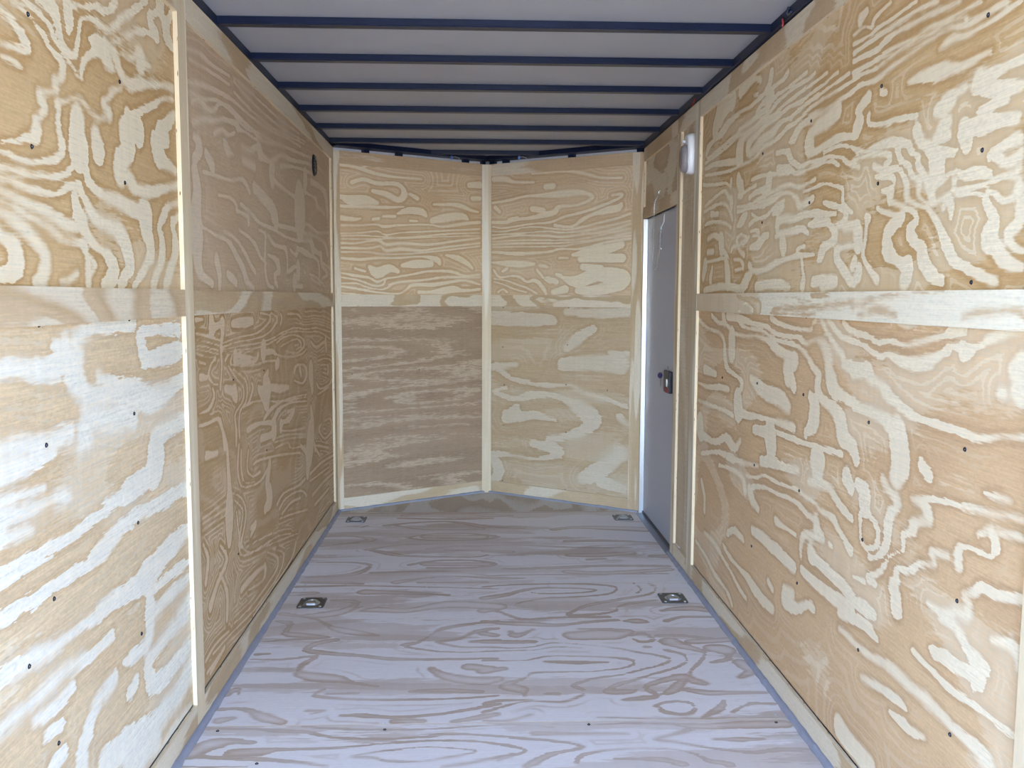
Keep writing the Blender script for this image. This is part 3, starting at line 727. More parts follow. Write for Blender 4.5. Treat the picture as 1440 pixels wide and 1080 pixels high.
30,285,9 110,300,9 190,325,9
30,315,9 110,330,9 190,350,11
30,345,11 100,370,11 170,380,13 140,420,13 120,500,13 150,560,13 190,570,11
60,520,54 110,520,36
50,410,13 100,420,13
220,270,9 300,240,9 380,220,11 460,200,11 520,160,13 560,110,13 560,70,11 490,50,13
220,300,9 300,270,9 400,250,9 500,225,9 560,190,9 610,120,11 610,80,9 570,50,9
220,325,9 320,295,9 420,280,9 520,260,9 590,230,9 660,190,11 740,160,11 820,170,9 900,160,9 1000,190,11
240,345,9 340,320,9 440,310,9 530,285,9 600,250,9 680,200,9 760,185,9 830,190,9 920,190,9 1000,240,11
240,400,11 270,350,11 360,335,9 440,330,9
640,130,13 650,90,11 640,60,9
690,60,14 760,60,13 790,90,11
470,380,9 330,360,36 320,400,26 400,410,36 460,400,14 480,350,14
350,380,36 420,380,44
290,360,9 280,420,9 330,430,9 420,435,9 500,415,11
520,300,36 520,340,44 580,330,36 620,355,13 700,370,13 790,350,11 830,310,9
610,270,11 660,230,9 740,210,9 800,240,11 810,290,11 760,340,11 680,330,13
640,300,9 680,270,9 760,240,9 790,290,9 750,315,9
740,290,11 770,280,11
860,260,13 900,300,18 960,260,18 970,300,14
510,410,13 560,400,13 620,400,18 610,430,44
260,430,9 290,480,9 330,540,9 370,590,9 370,680,9 330,750,9 310,800,9 320,900,11 320,1000,11
300,460,9 380,530,9 400,600,9 390,690,9 350,760,9 340,850,9 345,950,9
240,600,54 300,620,70 320,660,36
480,600,36 530,650,100 560,590,54 630,600,62 700,590,36
430,560,13 440,600,13 410,700,13 370,740,11
520,540,36 550,480,26
400,720,13 460,690,9 560,690,9 640,690,13 740,660,11 830,640,11
520,820,13 570,750,26 640,700,13 720,680,11 830,660,9
600,800,26 640,740,26 720,700,13 830,690,11
400,900,36 450,870,36 500,850,26 580,850,36 590,920,44 500,960,54
690,770,26 740,750,13 700,820,36 650,850,26 650,900,13 740,900,11 820,880,11
600,960,11 700,930,11 820,930,11
590,990,9 700,960,9 820,950,11
600,1030,9 690,990,9 720,1030,9 820,1010,11
740,470,18 760,430,14 810,430,14 830,490,13 800,560,13 740,540,11
780,460,18 790,500,13
860,480,36 870,600,18
910,400,11 960,380,9 1010,400,9 1020,470,9 1000,560,13 930,600,13 900,560,11
930,430,9 980,430,9 980,490,11 940,480,9
910,640,11 990,590,11
960,830,13 1000,820,11 1010,900,11 960,960,11 920,900,11 940,850,9
950,890,14 965,890,14
860,740,13 870,850,26 860,950,54 850,1040,54
150,600,13 160,660,13 120,750,18 50,780,13
50,870,18 120,850,22 190,820,26 220,900,18 240,1000,36
100,1060,26 170,1060,18
@276 620 3
40,70,24 90,50,20
130,20,9 135,120,13 140,200,18 140,320,34 140,420,18
180,20,6 175,120,6 190,190,6 230,190,6 270,170,6 300,120,9
190,40,5 190,120,5 205,175,5 250,170,5
220,40,5 215,120,5 240,150,8 270,130,11
240,100,8 270,80,9 350,60,8 440,50,8
310,100,13 300,180,18 310,240,26 290,290,18
340,270,7 370,220,7 430,190,9 460,160,9
350,290,6 380,240,6 440,210,8 465,230,8
360,310,6 400,260,8 440,240,11
350,330,6 400,310,6 470,290,8
150,220,6 190,240,6 210,300,6 200,380,6 190,440,8 230,470,6 300,430,6 350,400,5 400,390,5
160,250,5 195,290,5 190,360,5 180,440,6 200,485,6 280,450,6 340,425,5 430,390,5
170,300,5 180,400,5
210,450,5 260,420,5 320,390,5
230,370,13 250,350,13 230,400,9
25,330,6 80,290,6 130,250,8
25,350,6 90,310,6 130,280,6
25,380,6 80,340,6 130,310,6
190,630,18 240,570,18 290,530,13 280,590,6 220,630,8
300,470,8 340,490,8 340,540,6 290,620,6 230,700,6 160,770,6
340,460,5 370,480,5 350,560,5 290,650,5 230,730,5 150,810,6 70,900,6
420,430,5 400,500,5 330,610,5 240,740,5
460,430,5 400,540,5 330,640,5
480,390,5 430,490,5 350,620,5
520,350,6 470,440,5
560,310,6 500,400,6
30,440,9 50,500,11 40,600,9
100,440,9 130,500,11 90,600,11 60,700,18
100,560,9 130,640,11 130,750,9
40,930,8 80,860,8 140,800,6
45,980,8 100,900,6
120,870,9 60,980,8
480,140,8 530,90,8 580,60,8
480,170,6 560,110,6
490,230,9 540,170,8 585,130,8
500,270,9 560,200,8
440,20,13 470,60,18 470,130,13
520,60,9 500,20,8 560,30,9
#nlu
@476 208 4.78
0,110,18 120,130,18 240,170,22 380,195,14 560,210,10
90,230,26 170,210,22 260,240,24 380,240,26 430,270,26 440,320,44 400,350,36 320,310,36 230,290,24
0,320,18 80,350,62 180,350,62 260,370,26
0,390,18 200,395,18 330,400,18 440,395,8
480,310,18 530,340,26
400,440,14 470,420,44 560,430,44 590,460,14
380,460,18 300,460,10
20,470,36 100,480,26 150,475,10
230,480,14 270,475,18
480,490,13 530,492,11
640,380,13 740,380,18 820,390,26 890,420,18 940,430,10
900,340,26 950,340,26
880,250,36 950,250,44
630,490,36 720,470,54 830,460,44 870,480,13
20,520,14 150,520,8 250,515,10 310,530,18 400,520,10 600,515,8 700,530,13 840,510,22 950,500,18
10,575,8 150,570,6 260,560,8 320,585,8 420,570,8 640,560,10 950,545,10
20,590,7 200,590,6 320,600,6 500,600,8 700,580,10 950,570,6
20,612,6 300,612,6 600,600,6 950,590,6
20,640,14 120,640,10 260,620,13 320,650,18 420,640,18 600,650,14 760,630,13 950,605,10
20,670,14 200,675,13 280,660,11 320,690,18 420,680,22 560,690,13 700,670,11 950,640,11
20,700,9 200,700,8 300,715,8 500,710,8 700,690,10 950,660,10
20,740,13 140,750,18 260,740,13 400,740,13 560,730,10 660,750,36 680,780,18
430,790,26 520,780,54 620,780,44
720,720,10 800,740,36 870,780,26 900,810,13
210,800,26 260,840,70 340,810,54 400,830,26
110,810,13 180,830,14
20,840,8 120,860,18 200,870,13 260,900,13 310,880,10
20,870,8 140,890,10 230,925,10 300,920,10 320,880,8 380,870,10 500,850,11 600,830,13 750,830,18 850,860,13 950,850,10
340,920,13 420,900,13 560,890,13 700,870,14 820,870,11 950,870,8
20,910,8 120,910,8 200,940,8 300,950,8 360,920,8
20,930,10 140,950,14 260,970,10 400,980,10 460,950,10 500,920,18 640,920,26 760,900,18 850,890,13 950,920,10
540,970,22 620,970,18 700,960,44 780,950,44 840,960,18 950,950,18
20,975,8 160,990,8
160,130,8 300,90,8
#nru
@686 208 4.78
300,170,18 500,155,18 640,170,18 760,200,13 900,200,13
40,210,36 120,210,36 180,230,18 310,230,14
390,260,36 440,255,36
30,370,13 150,350,14 260,325,14 380,320,26 480,310,44 600,300,36 680,310,22 700,340,18 600,385,13 480,395,24 450,430,36 380,450,36 290,470,22 200,480,18 120,500,18 30,500,18
300,410,36 370,420,36
50,400,26 80,430,18
140,480,13 200,465,10
30,530,8 100,540,11 200,525,10 300,510,10 420,500,11 520,460,14 650,430,14 760,390,18 880,340,14 900,310,18 830,320,10
450,520,18 560,530,13 640,480,26 700,450,18 800,420,44 880,400,44 900,370,10
30,560,8 120,560,8 300,530,8 520,550,10 640,530,10 760,500,13 880,470,13 960,440,10
30,585,8 200,575,8 400,560,8 500,570,10 640,560,10 780,530,11 960,490,10
30,610,11 200,590,10 400,590,11 500,600,13 640,580,11 800,560,11 960,510,14
30,630,7 250,620,6 480,620,8 640,610,8 960,540,8
30,650,8 250,640,8 480,640,8 700,620,8 960,570,10
30,667,6 480,660,7 560,650,8 800,610,9 960,590,13
30,700,14 200,710,22 400,700,14 480,680,13 600,680,11 700,660,13 820,630,13 960,610,14
570,720,18 680,700,54 800,680,60 900,650,44
620,750,36 760,740,54 900,740,60
30,770,13 200,780,44 310,780,18
350,790,18 400,800,14
480,740,10 540,740,8
500,870,18 600,900,80 740,850,90 900,880,120 800,940,80 680,960,60 600,960,36
640,800,44 760,810,44
460,850,18 490,860,26
400,880,36 460,900,36
440,970,36 520,950,54
100,830,18 130,810,13
40,820,14 80,870,11 160,860,10 220,870,13 260,900,13 320,890,22 370,940,26 390,980,18
40,880,8 120,890,8 200,920,10 260,940,10 330,980,11
40,900,8 110,920,8 180,950,10 260,970,10
70,970,13 100,950,10 130,970,13
330,820,14 380,880,14 420,910,10
#nrl
@686 428 3.774
30,70,70 150,80,70 300,80,60 350,90,36
420,40,36 600,50,44 740,40,44
560,130,36 480,180,54 420,230,36
400,320,70 550,310,80 700,320,100
30,330,36 150,320,26
650,260,26 740,265,26
60,340,36 120,390,22 240,420,18 340,430,18 440,430,13 520,470,18 620,500,18 740,545,14
30,460,13 100,440,13
40,470,18 140,500,24 240,480,36 340,480,22 420,510,36 500,560,80 560,610,80 520,660,60 420,700,36 320,710,26
150,560,54 100,600,54 240,590,44 360,615,13
240,740,36 340,760,54 380,795,36 260,820,13 130,800,14 30,800,36 60,880,54 30,930,44
700,790,90 640,850,80 560,900,90 500,920,54
600,940,54 720,980,44
700,600,36 740,640,36
"""
_key = None
for _ln in FIG_TEXT.strip().split('\n'):
    if _ln[0] == '#': _key = _ln[1:]; FIG[_key] = []
    elif _ln[0] == '@': _ori = [float(x) for x in _ln[1:].split()]
    else: FIG[_key].append((*_ori, [tuple(float(x) for x in q.split(',')) for q in _ln.split()]))


def strokes_to_plane(name, fr, c):
    segs = []
    for (x0, y0, sc, pts) in FIG.get(name, []):
        P = [(x0 + x / sc, y0 + y / sc, w / sc / 2) for x, y, w in pts]
        if len(P) > 2:                 # round the corners (Catmull-Rom)
            Q_ = [P[0]] + P + [P[-1]]; S_ = []
            for i in range(1, len(Q_) - 2):
                p0, p1, p2, p3 = (np.array(q) for q in Q_[i - 1:i + 3])
                for s in (0, 1 / 3, 2 / 3):
                    S_.append(tuple(.5 * ((2 * p1) + (p2 - p0) * s + (2 * p0 - 5 * p1 + 4 * p2 - p3) * s * s + (3 * p1 - p0 - 3 * p2 + p3) * s ** 3)))
            P = S_ + [P[-1]]
        for (u0, v0, h0), (u1, v1, h1) in zip(P, P[1:]):
            L = math.hypot(u1 - u0, v1 - v0) + 1e-9; nx, ny = -(v1 - v0) / L, (u1 - u0) / L
            A0, A1 = Vector(fr.inv(u0, v0, c)), Vector(fr.inv(u1, v1, c))
            D = (A1 - A0).normalized(); Nn = Vector((-D.y, D.x)); hw = []
            for (u, v, h, A) in ((u0, v0, h0, A0), (u1, v1, h1, A1)):
                Q = Vector(fr.inv(u + nx * h, v + ny * h, c)); Q2 = Vector(fr.inv(u - nx * h, v - ny * h, c))
                hw.append(abs((Q - Q2).dot(Nn)) / 2)
            segs.append(((A0.x, A0.y, hw[0]), (A1.x, A1.y, hw[1])))
    return segs

def figure_values(name, fr, c, A, B):
    """metres inside the drawn bands (positive) for plane points A, B"""
    out = np.full(A.shape, -.2)
    for (a0, b0, h0), (a1, b1, h1) in strokes_to_plane(name, fr, c):
        da, db = a1 - a0, b1 - b0; L2 = da * da + db * db + 1e-9
        t = np.clip(((A - a0) * da + (B - b0) * db) / L2, 0, 1)
        d = np.hypot(A - (a0 + t * da), B - (b0 + t * db))
        np.maximum(out, np.maximum(h0 + (h1 - h0) * t, .0005) - d, out)
    return out

def panel(name, fr, a0, a1, b0, b1, c, mat, parent, fig=None, cell=(.010, .005), th=.009):
    """a sheet of plywood: finely gridded face that carries the figure, with real thickness"""
    if fig not in FIG:
        mb = MB(); mb.board(fr, a0, a1, b0, b1, c - th, c)
        return mb.build(name, [mat, EDGE], parent)
    nu, nv = max(2, int((a1 - a0) / cell[0])), max(2, int((b1 - b0) / cell[1]))
    A, B = np.meshgrid(np.linspace(a0, a1, nu + 1), np.linspace(b0, b1, nv + 1))
    A = A.ravel(); B = B.ravel()
    O, U, V, N = (np.array(x) for x in (fr.O, fr.U, fr.V, fr.N))
    P = O + A[:, None] * U + B[:, None] * V + c * N
    I = np.arange((nu + 1) * (nv + 1)).reshape(nv + 1, nu + 1)
    Q = np.stack([I[:-1, :-1], I[:-1, 1:], I[1:, 1:], I[1:, :-1]], -1).reshape(-1, 4)
    k = len(P)
    R = [(a0, b0), (a1, b0), (a1, b1), (a0, b1)]
    back = np.array([O + a * U + b * V + (c - th) * N for a, b in R])
    cn = [I[0, 0], I[0, -1], I[-1, -1], I[-1, 0]]
    faces = [tuple(map(int, q)) for q in Q]; mi = [0] * len(faces)
    for i in range(4):
        j = (i + 1) % 4
        side = {0: list(I[0]), 1: list(I[:, -1]), 2: list(I[-1][::-1]), 3: list(I[:, 0][::-1])}[i]
        faces.append(tuple(int(x) for x in [k + i] + [k + j] + side[::-1])); mi.append(1)
    faces.append((k + 3, k + 2, k + 1, k)); mi.append(1)
    me = bpy.data.meshes.new(name); me.from_pydata(np.vstack([P, back]).tolist(), [], faces)
    me.polygons.foreach_set('material_index', mi)
    li = np.empty(len(me.loops), dtype=np.int32); me.loops.foreach_get('vertex_index', li)
    UVv = np.vstack([np.stack([A, B], 1), np.array(R)])
    uv = me.uv_layers.new(name='UVMap'); uv.data.foreach_set('uv', UVv[li].astype(np.float32).ravel())
    at = me.attributes.new('m', 'FLOAT', 'POINT')
    val = figure_values(fig, fr, c, A, B)
    at.data.foreach_set('value', np.concatenate([val, np.full(4, -.2)]).astype(np.float32))
    return link(name, me, parent, [mat, EDGE])

# ---------------------------------------------------------------- screws
def screw_mesh(name, mat, r=.0048):
    bm = bmesh.new()
    bmesh.ops.create_cone(bm, cap_ends=True, segments=16, radius1=r, radius2=r * .72, depth=.0018)
    bmesh.ops.translate(bm, verts=bm.verts, vec=(0, 0, .0009))
    top = max(bm.faces, key=lambda f: f.calc_center_median().z)
    ri = bmesh.ops.inset_region(bm, faces=[top], thickness=r * .38)
    bmesh.ops.translate(bm, verts=top.verts, vec=(0, 0, -.0012))
    top.material_index = 1
    me = bpy.data.meshes.new(name); bm.to_mesh(me); bm.free()
    me.materials.append(mat); me.materials.append(SCREW_S)
    return me
ME_SCREW = screw_mesh('screw', SCREW_M); ME_SCREW_S = screw_mesh('screw', SCREW_S, .004)
def place_screw(fr, a, b, c, parent, me=ME_SCREW, s=1.0):
    o = bpy.data.objects.new('screw', me); C.objects.link(o)
    o.matrix_world = Matrix.Translation(fr.p(a, b, c)) @ fr.N.to_track_quat('Z', 'Y').to_matrix().to_4x4() @ Matrix.Scale(s, 4)
    o.parent = parent
    return o
def screws(fr, c, parent, pix, me=ME_SCREW, s=1.0):
    for u, v in pix:
        a, b = fr.inv(u, v, c); place_screw(fr, a, b, c, parent, me, s)

# ---------------------------------------------------------------- shell: outer skins that keep the light out
def struct(name, label=None):
    o = empty(name, (0, 0, 0)); o['kind'] = 'structure'
    if label: o['label'] = label
    return o
plan = [(XL - .05, REAR), (XR + .05, REAR), (XR + .05, NC.y + .09), (NB.x, NB.y + .12), (XL - .05, NA.y + .09)]
mb = MB(); mb.prism(plan, -.06, -.013); sub = mb.build('floor', [SKIN_M]); tag(sub, kind='structure')
mb = MB(); mb.prism(plan, ROOF_Z, ROOF_Z + .004); roof = mb.build('ceiling', [ROOF_M]); tag(roof, kind='structure')
OUT = .045
mb = MB(); mb.board(FL, REAR, NA.y + .03, -.05, ROOF_Z, -OUT - .003, -OUT); wl_ = mb.build('wall_left', [SKIN_M, SKIN_M]); tag(wl_, kind='structure')
DY0, DY1, DZ = 4.150, 4.968, 1.608         # side door opening
mb = MB()
mb.board(FR, REAR, DY0, -.05, ROOF_Z, -OUT - .003, -OUT)
mb.board(FR, DY1, NC.y + .03, -.05, ROOF_Z, -OUT - .003, -OUT)
mb.board(FR, DY0, DY1, DZ, ROOF_Z, -OUT - .003, -OUT)
mb.board(FR, DY0, DY1, -.05, -.013, -OUT - .003, -OUT)
wr_ = mb.build('wall_right', [SKIN_M, SKIN_M], weld=False); tag(wr_, kind='structure')
mb = MB(); mb.board(FNL, -.06, LNL + .09, -.05, ROOF_Z, -.053, -.05)
mb.board(FNR, -.06, LNR + .09, -.05, ROOF_Z, -.053, -.05)
wf_ = mb.build('wall_front', [SKIN_M, SKIN_M], weld=False); tag(wf_, kind='structure')

# ground outside, behind and around the trailer
gm = plain('gravel_lot', (.42, .40, .37), .9, 0, .6, 30, var=.25)
mb = MB(); mb.quad([(-14, -22, -.5), (14, -22, -.5), (14, 12, -.5), (-14, 12, -.5)], [(0, 0), (1, 0), (1, 1), (0, 1)])
gr = mb.build('ground', [gm]); tag(gr, kind='structure')

# ---------------------------------------------------------------- plywood linings
P_RTOP, P_MID0, P_MID1, P_BOT = 1.912, 1.136, 1.205, .072
def mk(name, seed, **k): return ply(name, seed, **k)

def strip(name, fr, a0, a1, b0, b1, seed, parent, rot=False, c1=0.0, mat=None, **k):
    mb = MB(); mb.board(fr, a0, a1, b0, b1, c1 - TH, c1, rot=rot)
    k.setdefault('nb', 4); k.setdefault('ws', (.9, 3.0)); k.setdefault('jag', .14); k.setdefault('soft', .08)
    k.setdefault('tan', (.49, .36, .215)); k.setdefault('tan2', (.57, .44, .28)); k.setdefault('cream', (.68, .60, .46))
    mt = mat or ply('ply_' + name, seed, **k)
    return mb.build(name, [mt, EDGE], parent)

# left wall --------------------------------------------------
LP0, LP1 = 2.455, 2.526           # the upright board in the middle of the wall
BK0 = 4.965                       # the upright board in the corner
lu = panel('plywood_panel', FL, REAR, LP0 + .03, P_MID1 - .03, P_RTOP + .03, -TH, mk('ply_left_near_upper', 1, nb=3, ws=(.9, 1.4), mask=True, grow=.001, nestk=.15, low=.45, wob=.55, jag=.3), wl_, 'lnu')
ll = panel('plywood_panel', FL, REAR, LP0 + .03, P_BOT + .005, P_MID0 + .03, -TH, mk('ply_left_near_lower', 2, nb=3, ws=(.7, 2.2), mask=True, grow=.007, nestk=.3, base=0, low=.40, wob=1.1, feather=2.0, tan=(0.581, 0.431, 0.262), tan2=(0.681, 0.545, 0.354), cream=(0.791, 0.767, 0.663), streak=.14), wl_, 'lnl')
fu = panel('plywood_panel', FL, LP1 - .03, BK0 + .03, P_MID1 - .03, P_RTOP + .03, -TH, mk('ply_left_far_upper', 3, mask=True, grow=.002, nest=.05, nestk=.5, low=.25, wob=.35, feather=1.5, nb=7, ws=(.9, 1.7), jag=.35, frac=.18, soft=.25, tan=(.50, .365, .235), tan2=(.56, .42, .28), cream=(.66, .55, .42)), wl_, 'lfu')
fl_ = panel('plywood_panel', FL, LP1 - .03, BK0 + .03, P_BOT + .005, P_MID0 + .03, -TH, mk('ply_left_far_lower', 4, mask=True, grow=.0005, nest=.024, nestk=.75, low=.3, wob=.25, feather=.5, nb=14, ws=(.95, 1.9), jag=.5, frac=.30, soft=.15, tan=(.42, .275, .13), tan2=(.49, .345, .20), cream=(.66, .52, .36)), wl_, 'lfl')
strip('top_strip', FL, REAR, LP0, P_RTOP, WOOD_TOP, 11, wl_, frac=.5)
strip('top_strip', FL, LP1, NA.y, P_RTOP, WOOD_TOP, 12, wl_, frac=.55, ws=(.7, 3))
strip('middle_strip', FL, REAR, LP0, P_MID0, P_MID1, 13, wl_, frac=.38, nb=7, ws=(1.3, 3.5), soft=.35, tan2=(.60, .46, .30))
strip('middle_strip', FL, LP1, BK0, P_MID0, P_MID1, 14, wl_, frac=.4, nb=6, soft=.2)
strip('bottom_strip', FL, REAR, LP0, .0, P_BOT, 15, wl_, frac=.45)
strip('bottom_strip', FL, LP1, NA.y, .0, P_BOT, 16, wl_, frac=.45, nb=6)
strip('upright_strip', FL, LP0, LP1, .0, WOOD_TOP, 17, wl_, rot=True, mat=LUMBER)
strip('upright_strip', FL, BK0, NA.y - .004, P_BOT, P_RTOP, 18, wl_, rot=True, ws=(.9, 9), frac=.5, soft=.2)
# right wall --------------------------------------------------
RP0, RP1 = 3.735, 3.820
RN0, RN1 = 1.365, 1.440
ru = panel('plywood_panel', FR, RN1 - .03, RP0 + .03, P_MID1 - .03, P_RTOP + .03, -TH, mk('ply_right_upper', 5, nb=4, ws=(.9, 2.0), mask=True, grow=.003, nest=.04, nestk=.5, low=.6, wob=.4, feather=.8), wr_, 'ru')
rl = panel('plywood_panel', FR, RN1 - .03, RP0 + .03, P_BOT + .005, P_MID0 + .03, -TH, mk('ply_right_lower', 6, nb=4, ws=(.9, 2.0), mask=True, grow=.003, nest=.05, nestk=.4, low=.6, wob=.55, tan=(0.499, 0.331, 0.184), tan2=(0.628, 0.440, 0.252)), wr_, 'rl')
strip('top_strip', FR, REAR, RP0, P_RTOP, WOOD_TOP, 21, wr_, frac=.55, ws=(1.4, 3))
panel('middle_strip', FR, RN1, RP0 - .004, P_MID0, P_MID1, 0, mk('ply_right_middle', 22, nb=3.5, mask=True, base=1, low=.1, tan=(0.551, 0.400, 0.236), tan2=(0.660, 0.513, 0.326), cream=(0.768, 0.720, 0.573)), wr_, 'rmid', cell=(.008, .004), th=TH)
strip('bottom_strip', FR, REAR, RP0, .0, P_BOT, 23, wr_, frac=.5, nb=5)
strip('upright_strip', FR, RP0, RP1, .0, WOOD_TOP, 24, wr_, rot=True, ws=(.9, 7), frac=.55, soft=.3, streak=.05, cream=(0.700, 0.674, 0.573), tan=(0.530, 0.441, 0.305), tan2=(0.606, 0.523, 0.381))
strip('upright_strip', FR, RN0, RN1, P_BOT, P_RTOP, 25, wr_, rot=True, mat=LUMBER)
panel('plywood_panel', FR, REAR, RN0 + .03, P_BOT - .03, P_RTOP + .03, -TH, mk('ply_right_rear', 7, nb=4), wr_)
# beside and over the door
panel('plywood_panel', FR, RP1 - .02, DY0 - .05, P_BOT + .004, P_RTOP + .03, -TH, mk('ply_beside_door', 26, nb=3, ws=(6, .8), frac=.3, soft=.4, tan=(0.489, 0.381, 0.254), tan2=(0.553, 0.451, 0.317), cream=(0.632, 0.569, 0.451)), wr_)
panel('plywood_panel', FR, DY0, NC.y, 1.664, P_RTOP + .03, -TH, mk('ply_over_door', 27, nb=5, ws=(1.2, 2.2), frac=.3, tan=(0.469, 0.350, 0.227), tan2=(0.553, 0.430, 0.289), cream=(0.644, 0.580, 0.451)), wr_)
strip('top_strip', FR, RP1, DY0, P_RTOP, WOOD_TOP, 28, wr_)
strip('top_strip', FR, DY0, NC.y, P_RTOP, WOOD_TOP, 29, wr_)
strip('upright_strip', FR, DY0 - .070, DY0, .0, P_RTOP, 30, wr_, rot=True, ws=(.9, 9), frac=.5, soft=.4)
strip('bottom_strip', FR, RP1, DY0 - .070, .0, P_BOT, 31, wr_)
strip('door_header_strip', FR, DY0, NC.y - .004, DZ, 1.668, 32, wr_, frac=.4, soft=.4)
strip('upright_strip', FR, DY1 + .001, NC.y - .003, .0, P_RTOP, 33, wr_, rot=True)
# nose walls --------------------------------------------------
SL, SR = .035, .064
nlu = panel('plywood_panel', FNL, .0, LNL - .01, P_MID1 - .03, P_RTOP + .03, -TH, mk('ply_nose_left_upper', 41, mask=True, grow=.001, nest=.03, nestk=.5, low=.3, wob=.25, feather=.6, nb=7, ws=(.45, 2.0), grad=(.3, 1.5), jag=.55, frac=.36, tan=(0.551, 0.376, 0.214), tan2=(0.660, 0.482, 0.294), cream=(0.746, 0.651, 0.472)), wf_, 'nlu')
nll = panel('plywood_panel', FNL, .0, LNL - .01, P_BOT - .03, P_MID0 + .03, -TH, mk('ply_nose_left_lower', 42, nb=10, ws=(.45, 4.2), jag=1.0, frac=.22, soft=.5, streak=.14, tan=(.30, .205, .13), tan2=(.39, .28, .185), cream=(.50, .39, .275)), wf_, 'nll')
nru = panel('plywood_panel', FNR, .0, LNR - .01, P_MID1 - .03, P_RTOP + .03, -TH, mk('ply_nose_right_upper', 43, mask=True, grow=.001, nest=.03, nestk=.5, low=.3, wob=.25, feather=.6, nb=7, ws=(.6, 2.0), grad=(.6, 1.0), jag=.5, frac=.38, tan=(0.530, 0.376, 0.227), tan2=(0.628, 0.471, 0.298), cream=(0.723, 0.639, 0.478)), wf_, 'nru')
nrl = panel('plywood_panel', FNR, .0, LNR - .01, P_BOT - .03, P_MID0 + .03, -TH, mk('ply_nose_right_lower', 44, mask=True, grow=.003, nest=.06, nestk=.3, low=.5, wob=1.0, feather=2.5, nb=5, ws=(.6, 2.6), jag=.5, frac=.5, soft=.4, tan=(.44, .31, .18), tan2=(.49, .37, .23), cream=(.60, .52, .39)), wf_, 'nrl')
for fr, L, s0, sd in ((FNL, LNL, SL, 51), (FNR, LNR, SR, 61)):
    strip('top_strip', fr, s0, L - .03, P_RTOP - .012, 1.968, sd, wf_, ws=(.5, 4), frac=.35, tan=(0.530, 0.376, 0.223))
    strip('middle_strip', fr, s0, L - .03, P_MID0 - .003, P_MID1 - .006, sd + 1, wf_, ws=(2.2, 4), frac=.62, nb=6)
    strip('bottom_strip', fr, s0, L - .03, .0, P_BOT, sd + 2, wf_, ws=(1.5, 5), frac=.45)
    strip('upright_strip', fr, -.004, s0, .0, 1.966, sd + 3, wf_, rot=True, ws=(.9, 11), frac=.5, soft=.2)
# the narrow board in the fold of the nose
PC = FNL.p(LNL - .034, 0, 0); PD = FNR.p(LNR - .031, 0, 0)
FC = Frame(PC, PD - PC, Z, Vector(((PD - PC).y, -(PD - PC).x, 0)))
mb = MB(); mb.board(FC, 0, (PD - PC).length, 0, 1.966, -.012, .003, rot=True)
mb.build('upright_strip', [LUMBER, EDGE], wf_)

# ---------------------------------------------------------------- floor sheets
FT, FTD, FC_ = (.47, .375, .30), (.62, .54, .48), (.75, .725, .72)
seams = [REAR, 1.228, 2.478, 3.731, 5.018]
fdefs = {1: dict(nb=5, ws=(.45, 2.4)), 2: dict(nb=6, ws=(.5, 2.6)), 3: dict(nb=5, ws=(.5, 2.4)), 0: dict(nb=5, ws=(.5, 2.4))}
for i in range(4):
    mt = mk('ply_floor_%d' % i, 71 + i, tan=FT, tan2=FTD, cream=FC_, frac=.52, jag=.25, mask=(i > 0), base=1, low=.30, streak=.05, wob=.5, feather=.7, **fdefs[i])
    o = panel('plywood_sheet', FF, XL - .01, XR + .012, seams[i] + .0012, seams[i + 1] - .0012, 0, mt, sub, 'f%d' % i, cell=(.012, .006), th=.013)
# the triangular sheet in the nose, its grain running towards the nose
mt = mk('ply_floor_nose', 79, tan=(0.407, 0.341, 0.266), tan2=(0.489, 0.414, 0.330), cream=(0.587, 0.569, 0.529), frac=.4, nb=6, ws=(.8, 2.4), soft=.5, streak=.05)
mb = MB(); tri = [(XL - .01, seams[4] + .001), (XR + .01, seams[4] + .001), (XR + .01, NC.y + .045), (NB.x, NB.y + .01), (XL - .01, NA.y + .01)]
mb.prism(tri, -.013, 0)
for k, (x, y) in enumerate(mb.uv[:5]): mb.uv[k] = (y, x)
mb.build('plywood_sheet', [mt], sub)

# ---------------------------------------------------------------- sealant beads along the foot of the walls
def bead(name, fr, a0, a1, r=.012, seed=0):
    rnd = random.Random(seed); bm = bmesh.new(); rings = []
    n = max(2, int((a1 - a0) / .03))
    for i in range(n + 1):
        a = a0 + (a1 - a0) * i / n; rr = r * (1 + rnd.uniform(-.12, .12))
        prof = [(0, 0)] + [(rr * math.sin(t) ** .8, rr * math.cos(t) ** .8) for t in [k * math.pi / 10 for k in range(6)]]
        rings.append([bm.verts.new(fr.p(a, h + .0001, c + .0002)) for c, h in prof])
    for i in range(n):
        for k in range(len(rings[0])):
            k2 = (k + 1) % len(rings[0]); bm.faces.new((rings[i][k], rings[i + 1][k], rings[i + 1][k2], rings[i][k2]))
    bm.faces.new(rings[0]); bm.faces.new(rings[-1][::-1])
    bmesh.ops.recalc_face_normals(bm, faces=bm.faces)
    o = bm_obj(name, bm, CAULK, None, smooth=False); tag(o, kind='structure')
    return o
bead('baseboard_left', FL, REAR, NA.y, .015, 1)
bead('baseboard_right', FR, REAR, DY0 + .01, .015, 2)
bead('baseboard_front', FNL, .0, LNL - .02, .011, 3)
bead('baseboard_front', FNR, .0, LNR - .02, .011, 4)

